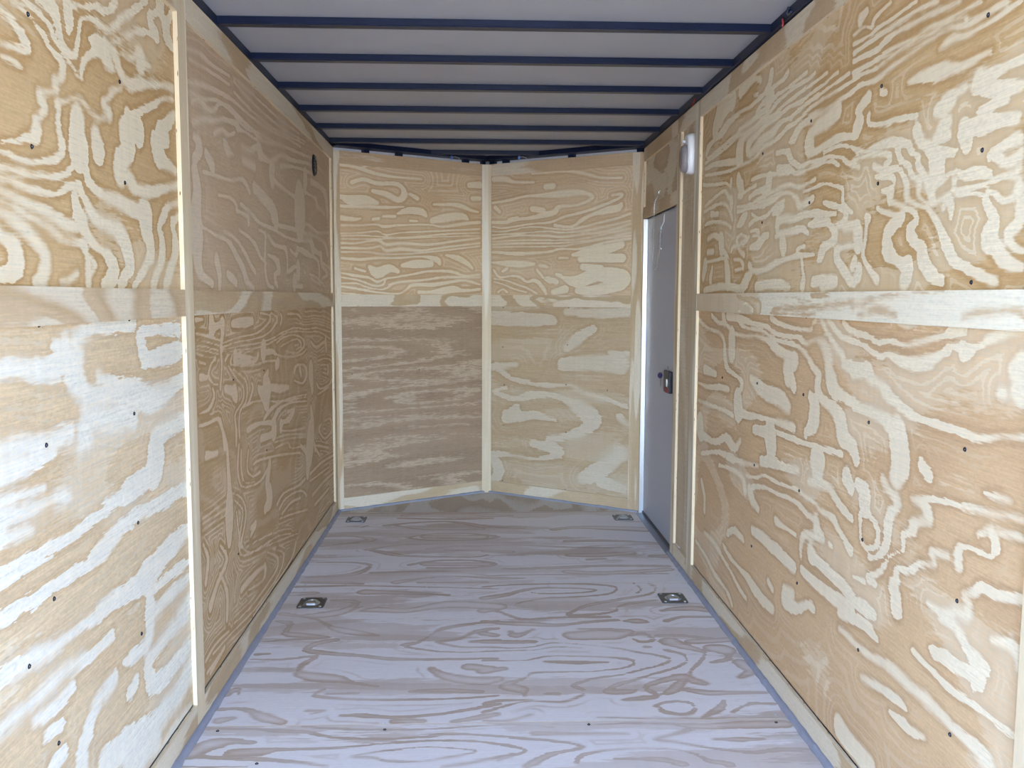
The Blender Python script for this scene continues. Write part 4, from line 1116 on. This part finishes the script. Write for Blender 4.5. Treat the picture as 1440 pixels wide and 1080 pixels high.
# ---------------------------------------------------------------- roof framing
def bow_mesh(x0, x1):
    h = ROOF_Z - BOW_Z; bm = bmesh.new(); bmesh.ops.create_cube(bm, size=1)
    for v in bm.verts: v.co = Vector((x0 if v.co.x < 0 else x1, v.co.y * .040, v.co.z * h + h / 2))
    bmesh.ops.bevel(bm, geom=[e for e in bm.edges], offset=.003, segments=3, affect='EDGES')
    me = bpy.data.meshes.new('roof_bow'); bm.to_mesh(me); bm.free(); me.materials.append(BLACK_STEEL)
    return me
me_bow = bow_mesh(XL - .012, XR - .004)
words = ['dark steel roof bow nearest the camera, at the top edge of the photo',
         'dark steel roof bow second from the camera across the grey ceiling',
         'dark steel roof bow third from the camera across the grey ceiling',
         'dark steel roof bow fourth from the camera across the grey ceiling',
         'dark steel roof bow fifth from the camera across the grey ceiling',
         'farthest full width dark steel roof bow, just before the pointed nose']
for i, y in enumerate((2.852, 3.265, 3.691, 4.121, 4.545, 4.945)):
    o = bpy.data.objects.new('roof_bow', me_bow); C.objects.link(o); o.location = (0, y, BOW_Z)
    tag(o, words[i], 'roof beam', 'roof bows under the ceiling')
o = bpy.data.objects.new('roof_bow', bow_mesh(-.255, .36)); C.objects.link(o); o.location = (0, 5.315, BOW_Z)
tag(o, 'short grey blue steel roof bow inside the pointed nose of the ceiling', 'roof beam', 'roof bows under the ceiling')

def trim(name, fr, a0, a1, b0, b1, c0, c1, mat=BLACK_STEEL, bevel=.002):
    mb = MB(); mb.board(fr, a0, a1, b0, b1, c0, c1); o = mb.build(name, [mat, mat], None, bevel); tag(o, kind='structure'); return o
trim('trim_1', FL, REAR, NA.y, 1.982, ROOF_Z, -.044, -.001)
trim('trim_2', FR, REAR, NC.y, 1.984, ROOF_Z, -.040, .010)
trim('trim_3', FNL, .0, LNL, 1.988, ROOF_Z, -.045, .045)
trim('trim_4', FNR, .0, LNR, 1.988, ROOF_Z, -.045, .045)
# studs seen over the plywood of the nose
k = 5
for fr, L, pos in ((FNL, LNL, (517, 564, 629 + 29, 684)), (FNR, LNR, (801, 708, 690, 898))):
    for px in pos:
        py = 226
        a, b = fr.inv(px, py, 0)
        if .0 < a < L - .0:
            o = trim('trim_%d' % k, fr, max(.0, a - .018), min(L, a + .018), 1.955, 1.989, -.044, -TH - .002); k += 1
# bright outer skin shows as grey gaps between the studs
trim('trim_%d' % k, FNL, .01, LNL - .02, 1.95, 1.989, -.049, -.045, PALE_SKIN, 0); k += 1
trim('trim_%d' % k, FNR, .01, LNR - .02, 1.95, 1.989, -.049, -.045, PALE_SKIN, 0)

# ---------------------------------------------------------------- side door
door = struct('door_1')
LEAF = -.024                       # depth of the leaf behind the wall face
mb = MB(); mb.board(FR, DY0 + .003, DY1 - .006, .006, DZ + .0, LEAF - .022, LEAF)
leaf = mb.build('door_leaf', [DOOR_M, DOOR_M], door, .001)
leaf['label'] = 'plain pale grey door leaf'
mb = MB()
mb.board(FR, DY1 - .005, DY1 + .0005, .004, DZ, LEAF - .024, -.0005)
mb.board(FR, DY1 - .011, DY1 - .005, .004, DZ, LEAF + .001, LEAF + .006)
mb.build('door_jamb', [ALU, ALU], door, .0008)['label'] = 'bright aluminium jamb'
mb = MB(); mb.board(FR, DY0 - .012, DY1 - .006, -.002, .0035, LEAF + .004, .016)
mb.build('threshold', [SILL_M, SILL_M], door, .001)['label'] = 'aluminium threshold plate'
mb = MB(); mb.board(FR, DY0 + .002, DY1 - .007, .0036, .016, LEAF - .001, LEAF + .007)  # black strip added to paint the shaded gap between leaf and threshold
mb.build('dark_gap_strip', [BLACK_P, BLACK_P], door)['label'] = 'black strip painting the dark gap along the foot of the leaf'
# latch
FD = Frame(Vector((XR - LEAF, 0, 0)), Vector((0, 1, 0)), Z, Vector((-1, 0, 0)))
la, lb = 4.325, .790
mb = MB(); mb.board(FD, la - .062, la + .060, lb - .052, lb + .052, .0002, .020)
latch = mb.build('door_latch', [BLACK_P, BLACK_P], door, .004); latch['label'] = 'black paddle latch housing'
RED_P = plain('red_plastic', (.20, .012, .03), .5)
mb = MB(); mb.board(FD, la - .058, la + .022, lb - .050, lb - .026, .0195, .024)
mb.build('release_tab', [RED_P, RED_P], latch, .001)['label'] = 'dark red release tab'
mb = MB(); mb.board(FD, la - .028, la - .004, lb - .022, lb + .014, .0195, .023)
mb.build('lever', [GALV, GALV], latch, .001)['label'] = 'bright metal lever'
tube('pin', [FD.p(la, lb + .05, .012), FD.p(la, lb + .066, .012), FD.p(la - .006, lb + .072, .012)], .0028, GALV, latch)

# keys hanging from the latch
def keyring():
    o = empty('key_ring', FD.p(la + .095, lb + .018, .022), 'pair of small keys with dark blue heads hanging at the black door latch', 'keys')
    base = o.location
    BLUE = plain('blue_plastic', (.02, .02, .13), .4)
    for j, (da, dc, tilt) in enumerate(((.012, .004, .08), (-.006, .010, -.10))):
        bm = bmesh.new()
        def plate(pts, t0):
            vs0 = [bm.verts.new((t0, a, b)) for a, b in pts]; vs1 = [bm.verts.new((t0 + .0024, a, b)) for a, b in pts]
            bm.faces.new(vs0); bm.faces.new(vs1[::-1])
            for i in range(len(pts)): bm.faces.new((vs0[i], vs1[i], vs1[(i + 1) % len(pts)], vs0[(i + 1) % len(pts)]))
        plate([(-.005, 0), (-.005, -.034), (-.002, -.042), (.003, -.036), (.001, -.030), (.004, -.026), (.002, -.018), (.004, -.012), (.004, 0)], 0)
        bmesh.ops.recalc_face_normals(bm, faces=bm.faces)
        k_ = bm_obj('key_blade', bm, GALV, o); k_.location = (-dc, da, -.008); k_.rotation_euler = (tilt, 0, .25)
        bm = bmesh.new(); bmesh.ops.create_cone(bm, cap_ends=True, segments=20, radius1=.017, radius2=.017, depth=.006, matrix=Matrix.Rotation(math.pi / 2, 4, 'Y'))
        bmesh.ops.scale(bm, vec=(1, 1.15, .8), verts=bm.verts)
        bmesh.ops.bevel(bm, geom=[e for e in bm.edges], offset=.0012, segments=2, affect='EDGES')
        h_ = bm_obj('key_head', bm, BLUE, o, smooth=False); h_.location = (-dc, da, .004); h_.rotation_euler = (tilt, 0, .25)
    bm = bmesh.new()
    pts = [(0, -.016 + .015 * math.cos(t), .012 + .013 * math.sin(t)) for t in [i * math.tau / 20 for i in range(20)]]
    bm.free(); tube('split_ring', pts, .0010, GALV, o, cyclic=True)
keyring()

# ---------------------------------------------------------------- door safety chain with spring
def chain():
    top = hit(927.5, 272, Vector((XR - .008, 0, 0)), Vector((1, 0, 0)))
    br = hit(934, 306, Vector((XR + .022, 0, 0)), Vector((1, 0, 0)))
    st = hit(929.5, 320, Vector((XR + .018, 0, 0)), Vector((1, 0, 0)))
    sb = hit(928, 350, Vector((XR + .012, 0, 0)), Vector((1, 0, 0)))
    o = empty('door_chain', top, 'thin silver chain with coil spring looping over the pale door top', 'chain')
    L = lambda p: Vector(p) - top
    CH = plain('bright_chain', (.75, .77, .80), .25, 1.0)
    def link_mesh():
        bm = bmesh.new(); R = []; n, k = 14, 6; a, b, r = .0058, .0030, .0011
        for i in range(n):
            t = i * math.tau / n; cx = (a - b) * (1 if math.cos(t) > 0 else -1) * (abs(math.cos(t)) > .05)
            c = Vector((0, b * math.sin(t), cx + b * math.cos(t))); d = Vector((0, math.sin(t), math.cos(t)))
            R.append([bm.verts.new(c + d * r * math.cos(j * math.tau / k) + Vector((1, 0, 0)) * r * math.sin(j * math.tau / k)) for j in range(k)])
        for i in range(n):
            for j in range(k): bm.faces.new((R[i][j], R[(i + 1) % n][j], R[(i + 1) % n][(j + 1) % k], R[i][(j + 1) % k]))
        bmesh.ops.recalc_face_normals(bm, faces=bm.faces)
        me = bpy.data.meshes.new('chain_link'); bm.to_mesh(me); bm.free(); me.materials.append(CH)
        for p in me.polygons: p.use_smooth = True
        return me
    lm = link_mesh()
    path = [hit(u, v, Vector((XR - .006 + .014 * s, 0, 0)), Vector((1, 0, 0))) for u, v, s in
            ((927.5, 272, 0), (924, 277, 0), (920.8, 284, 0), (920, 300, 0), (919.4, 320, .5), (918.6, 345, 1), (918.2, 366, 1), (918.8, 376, 1), (921, 379, 1), (923.6, 377, 1), (925.4, 366, 1), (927.2, 355, 1))] + [sb]
    d = 0; step = .0092; i = 0; pos = path[0]; flip = 0; pts = [path[0]]
    seg = [(path[j + 1] - path[j]).length for j in range(len(path) - 1)]; tot = sum(seg)
    nl = int(tot / step)
    for q in range(nl):
        t = (q + .5) * step; j = 0
        while t > seg[j]: t -= seg[j]; j += 1
        p = path[j].lerp(path[j + 1], t / seg[j]); dr = (path[j + 1] - path[j]).normalized()
        e = bpy.data.objects.new('chain_link', lm); C.objects.link(e)
        rot = dr.to_track_quat('Z', 'Y').to_matrix().to_4x4() @ Matrix.Rotation(math.pi / 2 * (q % 2) + .5, 4, 'Z')
        e.matrix_world = Matrix.Translation(p - top) @ rot; e.parent = o
    # spring
    ax = sb - st; n = 15; pts = []
    q = ax.to_track_quat('Z', 'Y')
    for s in range(n * 10 + 1):
        t = s / (n * 10); pts.append(L(st + ax * t + q @ Vector((.0085 * math.cos(s * math.tau / 10), .0085 * math.sin(s * math.tau / 10), 0))))
    tube('spring', pts, .0014, CH, o, res=2)
    tube('spring_cap', [L(st + ax * -.02), L(st + ax * .14)], .0105, GALV, o)
    tube('spring_rod', [L(sb + Vector((0, -.022, .004))), L(sb + Vector((0, .022, .004)))], .0018, CH, o)
    tube('bracket', [L(br + Vector((.004, 0, .02))), L(br), L(br + Vector((0, .0, -.018))), L(st)], .0028, WHITE_P, o)
    tube('hook', [L(top + Vector((.012, 0, .012))), L(top + Vector((0, 0, .012))), L(top + Vector((-.006, .003, 0)))], .0020, CH, o)
chain()

# ---------------------------------------------------------------- dome light by the door
def dome_light():
    yc, zc, hy, hz, dp = 3.888, 1.787, .050, .085, .050
    x0 = XR + TH + .0
    o = empty('dome_light', (x0, yc, zc), 'oval white dome light with grey lens high beside the door', 'wall light')
    def ov(k, hy_, hz_, n=40, e=2.6):
        r = []
        for i in range(n):
            t = i * math.tau / n; c, s = math.cos(t), math.sin(t)
            r.append((hy_ * k * math.copysign(abs(c) ** (2 / e), c), hz_ * k * math.copysign(abs(s) ** (2 / e), s)))
        return r
    def loft(levels, name, mat, cap=True, zshift=0):
        bm = bmesh.new(); rings = []
        for x, k, hy_, hz_, dz in levels: rings.append([bm.verts.new((-x, a, b + dz)) for a, b in ov(k, hy_, hz_)])
        for a, b in zip(rings, rings[1:]):
            for i in range(len(a)): bm.faces.new((a[i], a[(i + 1) % len(a)], b[(i + 1) % len(b)], b[i]))
        bm.faces.new(rings[-1]); bm.faces.new(rings[0][::-1])
        bmesh.ops.recalc_face_normals(bm, faces=bm.faces)
        ob = bm_obj(name, bm, mat, o, smooth=False)
        for p in ob.data.polygons: p.use_smooth = len(p.vertices) == 4
        return ob
    loft([(0, 1, hy, hz, 0), (.014, 1, hy, hz, 0), (.026, .96, hy, hz, 0), (.034, .88, hy, hz, 0)], 'housing', WHITE_P)['label'] = 'white plastic housing'
    lens = plain('frosted_lens', (.33, .31, .33), .25, 0, .8, 90, var=.15)
    lens.node_tree.nodes['Principled BSDF'].inputs['Transmission Weight'].default_value = .25
    loft([(.026, 1, hy * .84, hz * .68, -.020), (.042, .98, hy * .84, hz * .68, -.020), (.051, .88, hy * .84, hz * .68, -.020), (.055, .65, hy * .84, hz * .68, -.020)], 'lens', lens)['label'] = 'grey frosted lens'
    sw = MB(); fr = Frame(Vector((0, 0, 0)), Vector((0, 1, 0)), Z, Vector((-1, 0, 0)))
    sw.board(fr, .006, .022, .046, .058, .032, .046); sw.build('switch', [WHITE_P, WHITE_P], o, .002)
dome_light()

# ---------------------------------------------------------------- round black cover on the left wall
def vent():
    c = FL.p(4.500, 1.811, -TH)
    o = empty('vent_cover', c, 'round black vent cover high on the left plywood wall', 'vent')
    bm = bmesh.new()
    bmesh.ops.create_cone(bm, cap_ends=True, segments=40, radius1=.052, radius2=.046, depth=.008, matrix=Matrix.Translation((.004, 0, 0)) @ Matrix.Rotation(math.pi / 2, 4, 'Y'))
    top = max(bm.faces, key=lambda f: f.calc_center_median().x)
    bmesh.ops.inset_region(bm, faces=[top], thickness=.006); bmesh.ops.translate(bm, verts=top.verts, vec=(-.002, 0, 0))
    bm_obj('cover_plate', bm, BLACK_P, o)
    for k in range(5):
        mb = MB(); fr = Frame(Vector((.004, 0, 0)), Vector((0, 1, 0)), Z, Vector((1, 0, 0)))
        w = .036 * math.sqrt(1 - ((k - 2) / 3.2) ** 2)
        mb.board(fr, -w, w, (k - 2) * .014 - .003, (k - 2) * .014 + .003, .001, .0055); mb.build('louvre', [BLACK_P, BLACK_P], o)
    for dz, dy in ((.030, .004), (-.026, -.012)):
        s = bpy.data.objects.new('screw', ME_SCREW_S); C.objects.link(s); s.parent = o
        s.location = (.0085, dy, dz); s.rotation_euler = (0, math.pi / 2, 0)
vent()

# ---------------------------------------------------------------- recessed tie-down rings in the floor
def tie_down():
    o = empty('tie_down_ring', (0, 0, 0))
    hx, hy = .052, .062
    # plate with a dished pan
    bm = bmesh.new(); n = 48
    def rr(hx_, hy_, e):
        out = []
        for i in range(n):
            t = i * math.tau / n; c, s = math.cos(t), math.sin(t)
            out.append((hx_ * math.copysign(abs(c) ** (2 / e), c), hy_ * math.copysign(abs(s) ** (2 / e), s)))
        return out
    lv = [(rr(hx, hy, 9), .0002), (rr(hx, hy, 9), .0026), (rr(hx - .001, hy - .001, 9), .0034), (rr(.034, .038, 2.4), .0036), (rr(.032, .036, 2.3), .0026), (rr(.030, .033, 2.2), -.004), (rr(.022, .025, 2), -.0075), (rr(.010, .012, 2), -.009)]
    rings = [[bm.verts.new((x, y, z)) for x, y in p] for p, z in lv]
    for a, b in zip(rings, rings[1:]):
        for i in range(n): bm.faces.new((a[i], a[(i + 1) % n], b[(i + 1) % n], b[i]))
    bm.faces.new(rings[-1]); bmesh.ops.recalc_face_normals(bm, faces=bm.faces)
    ob = bm_obj('plate', bm, PLATE_M, o)
    for p in ob.data.polygons: p.use_smooth = True
    md = ob.modifiers.new('es', 'EDGE_SPLIT'); md.split_angle = math.radians(35)
    # D ring lying in the pan, its bar under a strap near the front
    pts = [(.022 * math.cos(t), -.006 + .026 * math.sin(t), .0035 + .004 * math.sin(t)) for t in [i * math.pi / 16 for i in range(17)]]
    pts = [(.022, -.014, .003)] + pts + [(-.022, -.014, .003)]
    tube('ring', pts, .0042, GALV, o, cyclic=True)
    bm = bmesh.new(); P = [(-.012, 0), (-.009, .006), (-.004, .0088), (.004, .0088), (.009, .006), (.012, 0)]
    a = [bm.verts.new((-.017, y - .013, z + .001)) for y, z in P]; b = [bm.verts.new((.017, y - .013, z + .001)) for y, z in P]
    for i in range(len(P) - 1): bm.faces.new((a[i], a[i + 1], b[i + 1], b[i]))
    bm.faces.new(a); bm.faces.new(b[::-1]); bmesh.ops.recalc_face_normals(bm, faces=bm.faces)
    bm_obj('strap', bm, GALV, o)
    for sx in (-1, 1):
        for s_ in (-1, 1):
            bm = bmesh.new(); bmesh.ops.create_uvsphere(bm, u_segments=16, v_segments=8, radius=.0062)
            for v in bm.verts: v.co.z = max(v.co.z, 0) * .55
            q = bm_obj('bolt', bm, SCREW_S, o, smooth=True); q.location = (sx * .038, s_ * .046, .0036)
    return o
def copy_tree(o, parent=None):
    c = o.copy(); C.objects.link(c); c.parent = parent
    for ch in list(o.children): copy_tree(ch, c)
    return c
td = tie_down()
for i, (x, y, lab) in enumerate(((-.6365, 3.505, 'zinc tie-down ring on the floor beside the left wall, nearer the camera'),
                               (.780, 3.522, 'zinc tie-down ring on the floor near the right wall, nearer the camera'),
                               (-.638, 4.850, 'zinc tie-down ring on the floor in the far left corner of the trailer'),
                               (.795, 4.862, 'zinc tie-down ring on the floor beside the far end of the door threshold'))):
    o = td if i == 0 else copy_tree(td)
    o.location = (x, y, 0); tag(o, lab, 'tie-down ring', 'recessed tie-down rings in the floor')

# ---------------------------------------------------------------- wires along the roof
RED = plain('red_wire', (.35, .03, .03), .5); BLU = plain('blue_connector', (.12, .25, .65), .4); WHT = plain('white_wire', (.7, .68, .62), .5)
def wire(name, pix, x, mat, r, label, fn=None):
    pts = [hit(u, v, Vector((x, 0, 0)), Vector((1, 0, 0))) for u, v in pix]
    o = tube(name, [p - pts[0] for p in pts], r, mat); o.location = pts[0]; tag(o, label, 'wire'); return o
wire('wire', [(1100.5, 27), (1101, 33), (1100, 38)], XR - .013, RED, .003, 'short red wire dangling under the right roof rail near the camera')
wire('wire', [(977, 139), (975, 145), (973.5, 149)], XR - .013, RED, .003, 'small red wire showing above the upright board right of the door')
wire('wire', [(1109, 11), (1107, 16), (1109, 20), (1112, 17)], XR - .015, plain('black_wire', (.03, .04, .07), .2), .004, 'glossy black cable loop tucked on the right roof rail')
def nose_lead(u0, lab):
    y = 5.352
    P = [hit(u0 + du, 221 + dv, Vector((0, y, 0)), Vector((0, 1, 0))) for du, dv in ((0, 0), (5, -.6), (10, 1), (12, 5))]
    o = empty('wire_connector', P[0], lab, 'wire connector', 'blue wire connectors at the nose')
    bm = bmesh.new(); bmesh.ops.create_cone(bm, cap_ends=True, segments=14, radius1=.0085, radius2=.0055, depth=.018, matrix=Matrix.Rotation(.9, 4, 'X'))
    bm_obj('cap', bm, BLU, o, smooth=False)
    tube('lead', [p - P[0] for p in P], .0016, WHT, o)
nose_lead(635, 'small blue wire connector left of the centre nose board')
nose_lead(730, 'small blue wire connector right of the centre nose board')

# ---------------------------------------------------------------- screws seen in the photograph
screws(FL, -TH, lu, [(39, 20), (44.5, 206), (168, 115), (175.5, 257)])
screws(FL, -TH, ll, [(65, 626), (188.5, 581.5), (76, 842), (199, 891), (194, 735), (41, 937), (82.5, 1045), (54.5, 457), (181.5, 449)])
screws(FL, -TH, fu, [(318, 195), (363, 224), (398, 252), (321, 298), (365, 316.5), (401, 330)], ME_SCREW_S)
screws(FL, -TH, fl_, [(328, 534), (371, 521), (375, 633), (335, 779)], ME_SCREW, .8)
screws(FR, -TH, ru, [(1390, 21), (1240, 121), (1141, 170), (1073, 216), (1381.5, 211), (1235, 258), (1138.5, 285), (1072, 313), (1366, 397)])
screws(FR, -TH, rl, [(1364, 457.5), (1227, 449.5), (1134, 445.5), (1222, 594), (1357, 632), (1130, 555), (1065, 539), (1016, 531), (1061, 654),
                     (1124, 690), (1213, 759), (1346, 845), (1057, 768), (1121, 820), (1207, 914), (1336, 1033)])
screws(FNR, -TH, nrl, [(707, 488), (798, 485), (709, 541), (796, 541), (854, 549), (708, 597.6), (796, 608), (706.7, 676), (795, 688.5), (799.7, 432.5), (707.7, 432.5)], ME_SCREW, .8)
screws(FNL, -TH, nll, [(495, 286 + 240), (590, 520)], ME_SCREW, .7)
fs = [o for o in sub.children if o.name.startswith('plywood_sheet')]
screws(FF, 0, fs[1], [(306, 1028), (541, 1026), (828, 1019), (1091.5, 1016), (361, 1074)])
screws(FF, 0, fs[2], [(312, 1020), (539, 1017), (830, 1012), (1091, 1005), (428, 829), (600, 826), (771, 824), (797, 867)], ME_SCREW_S)
screws(FF, 0, fs[3], [(429, 822), (598, 820), (772, 819), (577, 770)], ME_SCREW_S)
